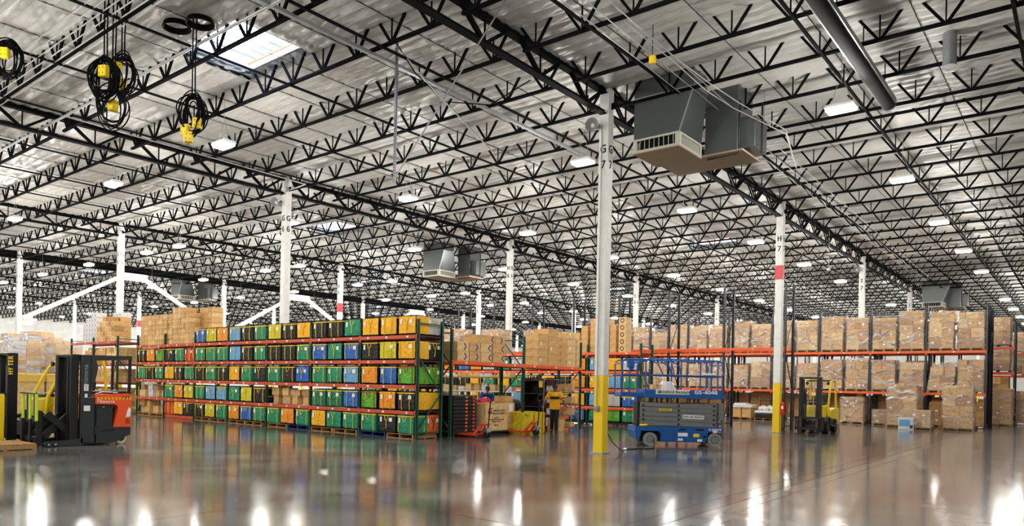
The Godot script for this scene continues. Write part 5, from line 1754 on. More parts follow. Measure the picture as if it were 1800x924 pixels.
func scissor_lift() -> void:
	# local x runs to the right of the picture along the machine, z towards the viewer
	var yaw := rad_to_deg(atan2(0.65, 0.76))
	var o := thing("scissor_lift", "blue and grey scissor lift with a railed platform, standing behind the near column", "scissor lift", Vector3(-9.76, 0, -18.66), yaw)
	var w := 1.15
	part("base", MB.new().prism([Vector2(-0.42, 0.56), Vector2(-0.45, 0.42), Vector2(-0.40, 0.2), Vector2(-0.32, 0.2), Vector2(-0.26, 0.44), Vector2(0.22, 0.44), Vector2(0.30, 0.36), Vector2(0.30, 0.13), Vector2(1.60, 0.13), Vector2(1.66, 0.42), Vector2(2.08, 0.44), Vector2(2.10, 0.55), Vector2(1.9, 0.57), Vector2(-0.1, 0.57)], Vector3(0, 0, -w), Vector3(1, 0, 0), Vector3(0, 1, 0), w), "lift_blue", o)
	part("undercarriage", MB.new().cbox(Vector3(0.9, 0.27, -w * 0.5), Vector3(2.3, 0.28, w - 0.5), 0.03), "truck_black", o)
	part("door_panel", MB.new().cbox(Vector3(0.52, 0.32, 0.004), Vector3(0.34, 0.30, 0.012), 0.003), "lift_blue", o)
	part("tray_panel", MB.new().cbox(Vector3(1.13, 0.30, 0.004), Vector3(0.80, 0.32, 0.012), 0.003), "lift_blue", o)
	part("slots", MB.new().box(Vector3(0.92, 0.49, 0.001), Vector3(0.2, 0.05, 0.006)).box(Vector3(1.42, 0.49, 0.001), Vector3(0.22, 0.05, 0.006)).box(Vector3(1.56, 0.30, 0.012), Vector3(0.08, 0.06, 0.006)), "truck_black", o)
	part("safety_label", MB.new().box(Vector3(0.93, 0.35, 0.012), Vector3(0.28, 0.10, 0.004)).box(Vector3(0.86, 0.21, 0.012), Vector3(0.14, 0.07, 0.004)).box(Vector3(1.42, 0.19, 0.012), Vector3(0.14, 0.07, 0.004)).box(Vector3(1.86, 0.44, 0.003), Vector3(0.13, 0.05, 0.004)), "paper", o)
	part("safety_label", MB.new().box(Vector3(1.32, 0.33, 0.012), Vector3(0.17, 0.09, 0.004)), "label_yellow", o)
	part("yellow_rag", MB.new().ball(Vector3(-0.18, 0.60, -0.06), Vector3(0.14, 0.04, 0.08), 10), "label_yellow", o)
	text("E-DRIVE", 0.062, "white_letter", o, Vector3(1.86, 0.50, 0.004), 0, 1.15)
	for z in [-0.06, -w + 0.06]:
		wheel_z(o, Vector3(0.0, 0.20, z), 0.20, 0.13)
		wheel_z(o, Vector3(1.86, 0.20, z), 0.20, 0.13)
	# scissor stack
	for k in 5:
		for s in [0, 1]:
			var y := 0.64 + 0.132 * k
			for z in [-0.10 - 0.03 * s, -w + 0.10 + 0.03 * s]:
				part("scissor_arm", MB.new().cbox(Vector3.ZERO, Vector3(2.2, 0.122, 0.05), 0.006, Basis(Vector3(0, 0, 1), -0.019 if s == 0 else 0.019)), "lift_grey", o, Vector3(0.81, y, z))
		var pins := MB.new()
		for x in [-0.20, 0.82, 1.84]:
			pins.cyl(Vector3(x, 0.64 + 0.132 * k, -0.08), Vector3(x, 0.64 + 0.132 * k, -0.045), 0.028, 10)
		for x in [0.06, 1.56]:
			pins.cyl(Vector3(x, 0.64 + 0.132 * k, -0.08), Vector3(x, 0.64 + 0.132 * k, -0.068), 0.012, 8)
		part("pivot_pins", pins, "truck_black", o)
	part("end_hoses", MB.new().cbox(Vector3(-0.32, 0.92, -0.35), Vector3(0.08, 0.68, 0.4), 0.02), "truck_black", o)
	part("lift_cylinder", MB.new().cyl(Vector3(-0.1, 0.66, -w * 0.5), Vector3(1.7, 1.2, -w * 0.5), 0.06, 12), "truck_grey", o)
	part("yellow_label", MB.new().box(Vector3(0.44, 1.05, -0.073), Vector3(0.36, 0.065, 0.004)), "label_yellow", o)
	text("ELECTRICAL", 0.035, "print_dark", o, Vector3(0.44, 1.05, -0.07), 0, 1.1)
	part("white_label", MB.new().cbox(Vector3.ZERO, Vector3(0.62, 0.11, 0.006), 0.002, Basis(Vector3(0, 0, 1), -0.03)), "paper", o, Vector3(1.25, 0.85, -0.07))
	text("800-UR-RENTS", 0.06, "black_letter", o, Vector3(1.25, 0.85, -0.066), 0, 1.05, -1.7)
	# platform
	part("platform_deck", MB.new().cbox(Vector3(0.95, 1.50, -w * 0.5), Vector3(2.30, 0.24, w), 0.02), "lift_blue", o)
	part("deck_lip", MB.new().cbox(Vector3(0.95, 1.405, 0.012), Vector3(2.32, 0.05, 0.03), 0.008), "lift_blue", o)
	part("extension_deck", MB.new().cbox(Vector3(-0.52, 1.47, -w * 0.5), Vector3(0.68, 0.14, w - 0.12), 0.02), "lift_blue", o)
	part("hazard_edge", MB.new().cbox(Vector3(-0.70, 1.385, -0.03), Vector3(0.28, 0.03, 0.03), 0.006), "label_yellow", o)
	var sg := part("sign", MB.new().cbox(Vector3(0.62, 1.555, 0.004), Vector3(0.98, 0.135, 0.008), 0.004), "paper", o)
	text("United Rentals", 0.085, "black_letter", sg, Vector3(0.70, 1.555, 0.012), 0, 1.0)
	part("emblem_ring", MB.new().lathe(Vector3(0.22, 1.555, 0.009), Vector3(0, 0, 1), [Vector2(0.048, 0), Vector2(0.048, 0.004), Vector2(0.030, 0.004), Vector2(0.030, 0)], 18), "black_letter", sg)
	part("emblem_half", MB.new().prism([Vector2(0, -0.045), Vector2(0.045, -0.03), Vector2(0.055, 0), Vector2(0.045, 0.03), Vector2(0, 0.045)], Vector3(0.225, 1.555, 0.009), Vector3(1, 0, 0), Vector3(0, 1, 0), 0.004), "black_letter", sg)
	text("GS-4046", 0.105, "white_letter", o, Vector3(1.58, 1.56, 0.004), 0, 1.25)
	# rails
	var pipe := 0.022
	var railn := func(pts: Array, called: String): part(called, MB.new().tube(pts, pipe, 8), "lift_blue", o)
	for z in [-0.03, -w + 0.03]:
		railn.call([Vector3(-0.16, 1.6, z), Vector3(-0.16, 2.38, z), Vector3(-0.12, 2.47, z), Vector3(-0.02, 2.50, z), Vector3(1.95, 2.46, z), Vector3(2.03, 2.42, z), Vector3(2.06, 2.34, z), Vector3(2.06, 1.6, z)], "top_rail")
		railn.call([Vector3(-0.16, 2.04, z), Vector3(2.06, 2.02, z)], "mid_rail")
		for x in [0.86, 1.74, 1.92]:
			railn.call([Vector3(x, 1.6, z), Vector3(x, 2.46, z)], "rail_post")
		railn.call([Vector3(0.30, 2.46, z), Vector3(0.44, 2.40, z), Vector3(0.62, 2.05, z)], "rail_brace")
		railn.call([Vector3(0.55, 2.46, z), Vector3(0.80, 2.30, z), Vector3(0.86, 2.05, z)], "rail_brace")
		railn.call([Vector3(-0.84, 1.5, z - 0.03), Vector3(-0.84, 2.34, z - 0.03), Vector3(-0.80, 2.44, z - 0.03), Vector3(-0.70, 2.48, z - 0.03), Vector3(-0.1, 2.47, z - 0.03)], "extension_rail")
		railn.call([Vector3(-0.84, 2.02, z - 0.03), Vector3(-0.16, 2.02, z - 0.03)], "extension_mid_rail")
		railn.call([Vector3(-0.62, 1.5, z - 0.03), Vector3(-0.62, 2.47, z - 0.03)], "rail_post")
		railn.call([Vector3(-0.40, 1.55, z - 0.03), Vector3(-0.40, 2.30, z - 0.03), Vector3(-0.34, 2.40, z - 0.03), Vector3(-0.16, 2.42, z - 0.03)], "rail_post")
	for x in [-0.84, 2.06]:
		railn.call([Vector3(x, 2.36, -0.03), Vector3(x, 2.36, -w + 0.03)], "end_rail")
		railn.call([Vector3(x, 2.02, -0.03), Vector3(x, 2.02, -w + 0.03)], "end_rail")
	part("control_box", MB.new().cbox(Vector3(-0.58, 2.34, -0.12), Vector3(0.20, 0.22, 0.16), 0.02).cbox(Vector3(-0.56, 2.18, -0.12), Vector3(0.12, 0.12, 0.1), 0.02), "lift_blue", o)
	part("end_ladder", MB.new().cbox(Vector3(2.17, 0.72, -0.30), Vector3(0.07, 1.06, 0.05), 0.01).cbox(Vector3(2.17, 0.72, -0.75), Vector3(0.07, 1.06, 0.05), 0.01).cbox(Vector3(2.17, 0.35, -0.52), Vector3(0.06, 0.05, 0.44), 0.01).cbox(Vector3(2.17, 0.65, -0.52), Vector3(0.06, 0.05, 0.44), 0.01).cbox(Vector3(2.17, 0.95, -0.52), Vector3(0.06, 0.05, 0.44), 0.01).cbox(Vector3(2.08, 1.0, -0.2), Vector3(0.14, 0.5, 0.06), 0.01), "lift_grey", o)
	# things lying on the platform
	var place := func(p: Vector3) -> Vector3: return Vector3(-9.76, 0, -18.66) + Basis(Vector3.UP, deg_to_rad(yaw)) * p
	solo("plastic_sack", MB.new().sheet(16, 8, func(u, v):
		var a: float = TAU * u
		var r: float = (0.22 - 0.10 * clampf(v, 0, 1)) * (1.0 + 0.14 * sin(a * 5.0 + v * 3.0))
		return Vector3(sin(a) * r * 1.3, 0.24 * clampf(v, 0, 1), cos(a) * r)), "film_thick", "crumpled clear plastic sack on the deck of the blue scissor lift", "sack", place.call(Vector3(0.52, 1.622, -0.35)))
	carton("small brown carton on the deck of the blue scissor lift", place.call(Vector3(0.22, 1.622, -0.4)), yaw + 8, Vector3(0.28, 0.14, 0.25), "carton_pale", "")
	var tape := solo("plastic_sheet", MB.new().sheet(10, 2, func(u, v): return Vector3(u * 0.34, -0.42 * u * u + 0.03 * sin(u * 9.0), (v - 0.5) * 0.16 + 0.03 * sin(u * 6.0))), "film_thick", "torn strip of clear plastic hanging from the lift's right rail corner", "plastic strip", place.call(Vector3(1.72, 2.47, 0.0)), yaw)
	solo("paper_roll", MB.new().cyl(Vector3(-0.14, 0, 0), Vector3(0.14, 0, 0), 0.035, 10).cyl(Vector3(-0.19, 0, 0), Vector3(-0.14, 0, 0), 0.038, 10).cyl(Vector3(0.14, 0, 0), Vector3(0.19, 0, 0), 0.038, 10), "white_plastic", "short white roll with dark ends lying on the lift's mid rail", "roll", place.call(Vector3(1.66, 2.075, -0.03)), yaw)
	# charging cable on the floor
	solo("charging_cable", MB.new().tube([Vector3(-9.42, 0.5, -15.75), Vector3(-9.36, 0.30, -15.85), Vector3(-9.36, 0.1, -16.2), Vector3(-9.45, 0.02, -16.6), Vector3(-9.7, 0.012, -17.0), Vector3(-9.55, 0.012, -17.5), Vector3(-9.3, 0.012, -17.9), Vector3(-9.5, 0.02, -18.4), Vector3(-9.7, 0.2, -18.75)], 0.011, 6), "cable_black", "thin black cable running over the floor from the yellow column base to the lift", "cable")
	solo("paper_scrap", MB.new().sheet(4, 4, func(u, v): return Vector3((u - 0.5) * 0.1, 0.02 + 0.05 * sin(u * 3.0) * v, (0.5 - v) * 0.1)), "paper", "small crumpled white scrap on the floor beside the black cable", "scrap", Vector3(-9.62, 0.0, -16.95))


func wheel_z(o: Node3D, c: Vector3, r: float, w: float) -> void:
	var t := part("wheel", MB.new().lathe(Vector3(0, 0, -w * 0.5), Vector3(0, 0, 1), [Vector2(r * 0.6, 0), Vector2(r * 0.94, 0), Vector2(r, w * 0.12), Vector2(r, w * 0.88), Vector2(r * 0.94, w), Vector2(r * 0.6, w)], 28), "tyre_grey", o, c)
	part("hub", MB.new().lathe(Vector3(0, 0, -w * 0.45), Vector3(0, 0, 1), [Vector2(0, 0), Vector2(r * 0.6, 0), Vector2(r * 0.6, w * 0.85), Vector2(r * 0.48, w * 0.80), Vector2(r * 0.44, w * 0.93), Vector2(r * 0.2, w * 0.95), Vector2(0, w * 0.95)], 24), "lift_grey", t)


func pallet_jack(label: String, pos: Vector3, yaw: float) -> void:
	# forks point to -z, handle at +z
	var o := thing("pallet_jack", label, "pallet jack", pos, yaw)
	for s in [-1, 1]:
		part("fork", MB.new().prism([Vector2(0.1, 0.07), Vector2(0.1, 0.13), Vector2(-0.95, 0.12), Vector2(-1.0, 0.09), Vector2(-0.95, 0.07)], Vector3(s * 0.2 + 0.075, 0, 0), Vector3(0, 0, 1), Vector3(0, 1, 0), 0.15), "jack_red", o)
		part("roller", MB.new().cyl(Vector3(s * 0.2 - 0.04, 0.04, -0.8), Vector3(s * 0.2 + 0.04, 0.04, -0.8), 0.04, 12), "tyre", o)
		part("frame_arm", MB.new().bar(Vector3(s * 0.2, 0.10, -0.02), Vector3(s * 0.13, 0.42, 0.26), 0.07, 0.07), "jack_red", o)
		part("steer_wheel", MB.new().cyl(Vector3(s * 0.06 - 0.025, 0.09, 0.34), Vector3(s * 0.06 + 0.025, 0.09, 0.34), 0.09, 16), "tyre", o)
	part("frame_head", MB.new().cbox(Vector3(0, 0.42, 0.28), Vector3(0.36, 0.07, 0.14), 0.02), "jack_red", o)
	part("pump", MB.new().cyl(Vector3(0, 0.12, 0.34), Vector3(0, 0.40, 0.34), 0.05, 14).cbox(Vector3(0, 0.25, 0.40), Vector3(0.2, 0.14, 0.1), 0.02), "chrome", o)
	part("handle_bar", MB.new().tube([Vector3(0, 0.32, 0.40), Vector3(0, 0.8, 0.44), Vector3(0, 1.15, 0.47)], 0.02, 8), "truck_black", o)
	part("grip", MB.new().tube([Vector3(-0.12, 1.16, 0.47), Vector3(-0.15, 1.28, 0.48), Vector3(-0.06, 1.36, 0.48), Vector3(0.06, 1.36, 0.48), Vector3(0.15, 1.28, 0.48), Vector3(0.12, 1.16, 0.47), Vector3(-0.12, 1.16, 0.47)], 0.016, 6), "truck_black", o)


func build_vehicles() -> void:
	forklift("yellow forklift with black mast facing the viewer, parked right of the red-banded column", Vector3(-8.55, 0, -30.68), 3, "", false)
	forklift("yellow forklift with lettered black mast at the left edge, behind the orange lift truck", Vector3(-20.95, 0, -7.58), 0, "HY TER", true)
	reach_truck()
	scissor_lift()
	pallet_jack("red pallet jack standing in front of the black crate stack", Vector3(-14.95, 0, -17.15), 92)
	pallet_jack("red pallet jack standing between the printed carton and the yellow bin", Vector3(-14.85, 0, -19.6), 92)
	pallet(Vector3(-19.08, 0, -5.55), 0, 1.1, 1.22, "wood", "new pale wooden pallet on the floor at the left edge")
	var gp := thing("guard_post", "pair of scuffed yellow steel guard posts at the left edge before the forklift mast", "guard post", Vector3(-20.35, 0, -5.98))
	for k in 2:
		part("post", MB.new().cbox(Vector3(0, 0.6, 0.20 * k), Vector3(0.13, 1.2, 0.15), 0.02), "column_yellow", gp)
	part("base_plate", MB.new().cbox(Vector3(0, 0.008, 0.1), Vector3(0.3, 0.016, 0.5), 0.004), "truck_black", gp)
	# fire extinguisher on the red-banded column
	var fe := thing("fire_extinguisher", "red fire extinguisher hung on the yellow base of the red-banded column", "extinguisher", Vector3(NUM[7] + 0.235, 0.72, lz("H") + 0.02))
	part("cylinder", MB.new().lathe(Vector3(0, 0, 0), Vector3.UP, [Vector2(0, 0), Vector2(0.075, 0.0), Vector2(0.085, 0.02), Vector2(0.085, 0.40), Vector2(0.06, 0.47), Vector2(0.025, 0.5), Vector2(0.0, 0.5)], 16), "red_paint", fe)
	part("valve", MB.new().cbox(Vector3(0, 0.53, 0), Vector3(0.05, 0.08, 0.05), 0.01).bar(Vector3(-0.02, 0.56, 0), Vector3(0.1, 0.60, 0), 0.025, 0.015), "truck_black", fe)
	part("hose", MB.new().tube([Vector3(0.03, 0.53, 0.02), Vector3(0.11, 0.48, 0.03), Vector3(0.11, 0.25, 0.03), Vector3(0.1, 0.1, 0.03)], 0.013, 6), "cable_black", fe)
	part("paper_label", MB.new().box(Vector3(0.0, 0.28, 0.084), Vector3(0.08, 0.12, 0.006)), "paper", fe)
	part("bracket", MB.new().box(Vector3(-0.065, 0.3, 0), Vector3(0.02, 0.12, 0.06)), "galv", fe)


# ---------------------------------------------------------------- people
class Field:      # tapered capsules joined with a smooth minimum, meshed by surface nets
	var lo: Vector3
	var cell: float
	var nx: int
	var ny: int
	var nz: int
	var d := PackedFloat32Array()
	var k := 0.03

	func _init(a: Vector3, b: Vector3, c: float, smooth := 0.03) -> void:
		lo = a
		cell = c
		k = smooth
		nx = int(ceil((b.x - a.x) / c)) + 1
		ny = int(ceil((b.y - a.y) / c)) + 1
		nz = int(ceil((b.z - a.z) / c)) + 1
		d.resize(nx * ny * nz)
		d.fill(1.0)

	func bone(a: Vector3, b: Vector3, ra: float, rb: float, flat := Vector3.ONE) -> void:   # flat stretches the cross-section
		var r := maxf(ra, rb) * maxf(flat.x, maxf(flat.y, flat.z)) + k + cell * 2
		var p0 := Vector3(minf(a.x, b.x), minf(a.y, b.y), minf(a.z, b.z)) - Vector3.ONE * r
		var p1 := Vector3(maxf(a.x, b.x), maxf(a.y, b.y), maxf(a.z, b.z)) + Vector3.ONE * r
		var ab := b - a
		var l2 := maxf(ab.length_squared(), 1e-9)
		for z in range(maxi(0, int((p0.z - lo.z) / cell)), mini(nz, int((p1.z - lo.z) / cell) + 2)):
			for y in range(maxi(0, int((p0.y - lo.y) / cell)), mini(ny, int((p1.y - lo.y) / cell) + 2)):
				for x in range(maxi(0, int((p0.x - lo.x) / cell)), mini(nx, int((p1.x - lo.x) / cell) + 2)):
					var p := lo + Vector3(x, y, z) * cell
					var t := clampf((p - a).dot(ab) / l2, 0.0, 1.0)
					var q := p - a - ab * t
					var e := Vector3(q.x / flat.x, q.y / flat.y, q.z / flat.z).length() - lerpf(ra, rb, t)
					var i := (z * ny + y) * nx + x
					var o := d[i]
					var h := clampf(0.5 + 0.5 * (o - e) / k, 0.0, 1.0)
					d[i] = lerpf(o, e, h) - k * h * (1.0 - h)

	func at(x: int, y: int, z: int) -> float:
		return d[(z * ny + y) * nx + x]

	func into(m: MB) -> void:
		var vert := {}
		var pos := []
		var nor := []
		for z in nz - 1:
			for y in ny - 1:
				for x in nx - 1:
					var i := (z * ny + y) * nx + x
					var c := [d[i], d[i + 1], d[i + nx], d[i + nx + 1], d[i + nx * ny], d[i + nx * ny + 1], d[i + nx * ny + nx], d[i + nx * ny + nx + 1]]
					var neg := 0
					for v in c:
						if v < 0.0:
							neg += 1
					if neg == 0 or neg == 8:
						continue
					var sum := Vector3.ZERO
					var n := 0
					for e in [[0, 1], [2, 3], [4, 5], [6, 7], [0, 2], [1, 3], [4, 6], [5, 7], [0, 4], [1, 5], [2, 6], [3, 7]]:
						var u: float = c[e[0]]
						var w: float = c[e[1]]
						if (u < 0.0) != (w < 0.0):
							var t := u / (u - w)
							var pa := Vector3(e[0] & 1, (e[0] >> 1) & 1, e[0] >> 2)
							var pb := Vector3(e[1] & 1, (e[1] >> 1) & 1, e[1] >> 2)
							sum += pa.lerp(pb, t)
							n += 1
					vert[i] = pos.size()
					pos.append(lo + (Vector3(x, y, z) + sum / n) * cell)
					nor.append(Vector3(c[1] - c[0] + c[3] - c[2] + c[5] - c[4] + c[7] - c[6], c[2] - c[0] + c[3] - c[1] + c[6] - c[4] + c[7] - c[5], c[4] - c[0] + c[5] - c[1] + c[6] - c[2] + c[7] - c[3]).normalized())
		var st := [1, nx, nx * ny]
		for z in range(1, nz - 1):
			for y in range(1, ny - 1):
				for x in range(1, nx - 1):
					var i := (z * ny + y) * nx + x
					for ax in 3:
						var u := d[i]
						var w := d[i + st[ax]]
						if (u < 0.0) == (w < 0.0):
							continue
						var s1: int = st[(ax + 1) % 3]
						var s2: int = st[(ax + 2) % 3]
						var q := [vert.get(i, -1), vert.get(i - s1, -1), vert.get(i - s1 - s2, -1), vert.get(i - s2, -1)]
						if -1 in q:
							continue
						if w < 0.0:
							q.reverse()
						m.squad(pos[q[0]], pos[q[1]], pos[q[2]], pos[q[3]], nor[q[0]], nor[q[1]], nor[q[2]], nor[q[3]])


func person(label: String, at: Vector3, yaw: float, J: Dictionary, skin: String, shirt: String, lower := true) -> Node3D:
	# J: joints in metres, +z the way the person faces, x to the person's left
	var o := thing("person", label, "person", at, yaw)
	var low: float = 0.0 if lower else J.pelvis.y - 0.25
	var f := Field.new(Vector3(-0.62, low - 0.04, -0.5), Vector3(0.62, J.head.y + 0.24, 0.62), 0.017, 0.035)
	var top := Field.new(Vector3(-0.5, J.pelvis.y - 0.35, -0.55), Vector3(0.5, J.neck.y + 0.1, 0.6), 0.014, 0.03)
	# body
	f.bone(J.pelvis, J.chest, 0.125, 0.135, Vector3(1.12, 1, 0.78))
	f.bone(J.chest, J.neck, 0.12, 0.055)
	f.bone(J.neck, J.head, 0.05, 0.05)
	top.bone(J.pelvis - (J.chest - J.pelvis) * 0.55, J.chest, 0.176, 0.160, Vector3(1.12, 1, 0.82))
	top.bone(J.chest, J.neck + (J.chest - J.neck) * 0.25, 0.145, 0.075)
	for s in ["l", "r"]:
		f.bone(J.chest.lerp(J.neck, 0.45), J["sh_" + s], 0.07, 0.062)
		f.bone(J["sh_" + s], J["el_" + s], 0.052, 0.040)
		f.bone(J["el_" + s], J["wr_" + s], 0.040, 0.027)
		f.bone(J["wr_" + s], J["wr_" + s].lerp(J["ha_" + s], 0.5), 0.026, 0.026, Vector3(1, 1, 0.8))
		top.bone(J.chest.lerp(J.neck, 0.40), J["sh_" + s], 0.080, 0.068)
		top.bone(J["sh_" + s], J["sh_" + s].lerp(J["el_" + s], 0.72), 0.066, 0.068)
		if lower:
			f.bone(J.pelvis, J["hip_" + s], 0.11, 0.09)
			f.bone(J["hip_" + s], J["kn_" + s], 0.082, 0.056)
			f.bone(J["kn_" + s], J["an_" + s], 0.054, 0.036)
			f.bone(J["an_" + s], J["toe_" + s], 0.038, 0.03)
	# the shirt ends in a straight hem
	var ax: Vector3 = (J.chest - J.pelvis).normalized()
	var cut: Vector3 = J.pelvis - ax * 0.10
	for z in top.nz:
		for y in top.ny:
			for x in top.nx:
				var i := (z * top.ny + y) * top.nx + x
				var away := -(top.lo + Vector3(x, y, z) * top.cell - cut).dot(ax)
				if away > top.d[i]:
					top.d[i] = away
	# head in a finer grid of its own
	var hd: Vector3 = J.head
	var up: Vector3 = (hd - J.neck).normalized()
	var fw: Vector3 = J.face
	fw = (fw - up * fw.dot(up)).normalized()
	var sd := up.cross(fw)
	var h := Field.new(hd - Vector3(0.15, 0.17, 0.16), hd + Vector3(0.15, 0.17, 0.17), 0.006, 0.018)
	h.bone(hd + up * 0.035 - fw * 0.015, hd + up * 0.03 + fw * 0.012, 0.086, 0.082)
	h.bone(hd - up * 0.03 + fw * 0.02, hd - up * 0.075 + fw * 0.05, 0.062, 0.036)
	h.bone(hd - up * 0.05, hd - up * 0.13 - fw * 0.01, 0.05, 0.05)
	h.bone(hd + up * 0.015 + fw * 0.092, hd - up * 0.022 + fw * 0.106, 0.010, 0.015)      # nose
	for s in [-1, 1]:
		h.bone(hd + up * 0.03 + fw * 0.086 + sd * s * 0.02, hd + up * 0.026 + fw * 0.076 + sd * s * 0.05, 0.012, 0.010)   # brow
		h.bone(hd + up * 0.012 + sd * s * 0.082 - fw * 0.005, hd - up * 0.02 + sd * s * 0.082 - fw * 0.002, 0.017, 0.012)   # ear
	h.bone(hd - up * 0.05 + fw * 0.078 + sd * 0.018, hd - up * 0.05 + fw * 0.078 - sd * 0.018, 0.010, 0.010)
	var body := MB.new()
	f.into(body)
	h.into(body)
	# hands
	for s in ["l", "r"]:
		var w: Vector3 = J["wr_" + s]
		var e: Vector3 = J["ha_" + s]
		var ln := (e - w).normalized()
		var sg := 1.0 if s == "l" else -1.0
		var acr := Vector3(0, 0, 1) - ln * ln.z
		acr = acr.normalized()
		var pal := ln.cross(acr) * sg
		var hf := Field.new(w.lerp(e, 0.5) - Vector3.ONE * 0.13, w.lerp(e, 0.5) + Vector3.ONE * 0.13, 0.0055, 0.008)
		hf.bone(w, w + ln * 0.08 + acr * 0.018, 0.026, 0.022, Vector3.ONE)
		hf.bone(w + ln * 0.02, w + ln * 0.085 - acr * 0.022, 0.024, 0.017)
		for q in 4:
			var r0: Vector3 = w + ln * 0.085 + acr * (0.030 - 0.020 * q)
			var fl: float = [0.040, 0.045, 0.041, 0.032][q]
			var m1: Vector3 = r0 + ln * fl + pal * 0.012
			hf.bone(r0, m1, 0.0095, 0.0088)
			hf.bone(m1, m1 + ln * fl * 0.75 + pal * 0.022, 0.0088, 0.0078)
		var th: Vector3 = w + ln * 0.03 + acr * 0.03
		hf.bone(th, th + ln * 0.03 + acr * 0.025 + pal * 0.01, 0.012, 0.010)
		hf.bone(th + ln * 0.03 + acr * 0.025 + pal * 0.01, th + ln * 0.06 + acr * 0.026 + pal * 0.02, 0.010, 0.009)
		hf.into(body)
	part("body", body, skin, o)
	var tm := MB.new()
	top.into(tm)
	part("shirt", tm, shirt, o)
	if lower:
		var lg := Field.new(Vector3(-0.4, -0.02, -0.45), Vector3(0.4, J.pelvis.y + 0.12, 0.5), 0.015, 0.03)
		lg.bone(J.pelvis + Vector3(0, 0.05, 0), J.pelvis - Vector3(0, 0.03, 0), 0.130, 0.135, Vector3(1.1, 1, 0.82))
		for s in ["l", "r"]:
			lg.bone(J["hip_" + s], J["kn_" + s], 0.092, 0.073)
			lg.bone(J["kn_" + s], J["an_" + s] + Vector3(0, 0.0, 0), 0.074, 0.060)
			var sh := Field.new(J["an_" + s] - Vector3(0.16, 0.12, 0.2), J["an_" + s] + Vector3(0.16, 0.1, 0.28), 0.01, 0.02)
			sh.bone(J["an_" + s] - Vector3(0, 0.03, 0.03), J["toe_" + s], 0.052, 0.042)
			sh.bone(J["an_" + s], J["an_" + s] - Vector3(0, 0.04, 0.02), 0.05, 0.05)
			var sm := MB.new()
			sh.into(sm)
			part("shoe", sm, "hair_dark", o)
		var lm := MB.new()
		lg.into(lm)
		part("trousers", lm, "trousers_black", o)
	var hr := Field.new(hd - Vector3(0.15, 0.12, 0.16), hd + Vector3(0.15, 0.17, 0.16), 0.008, 0.02)
	hr.bone(hd + up * 0.055 - fw * 0.022, hd + up * 0.05 + fw * 0.014, 0.089, 0.080)
	hr.bone(hd + up * 0.02 - fw * 0.04, hd - up * 0.04 - fw * 0.045, 0.075, 0.055)
	var hm := MB.new()
	hr.into(hm)
	part("hair", hm, "hair_dark", o)
	for s in [-1, 1]:
		part("eye", MB.new().ball(hd + up * 0.010 + fw * 0.081 + sd * s * 0.031, Vector3(0.011, 0.008, 0.011), 8), "eye_white", o)
		part("iris", MB.new().ball(hd + up * 0.009 + fw * 0.091 + sd * s * 0.031, Vector3(0.005, 0.005, 0.003), 8), "hair_dark", o)
	part("lips", MB.new().ball(hd - up * 0.05 + fw * 0.086, Vector3(0.020, 0.006, 0.008), 8), "lip", o)
	return o


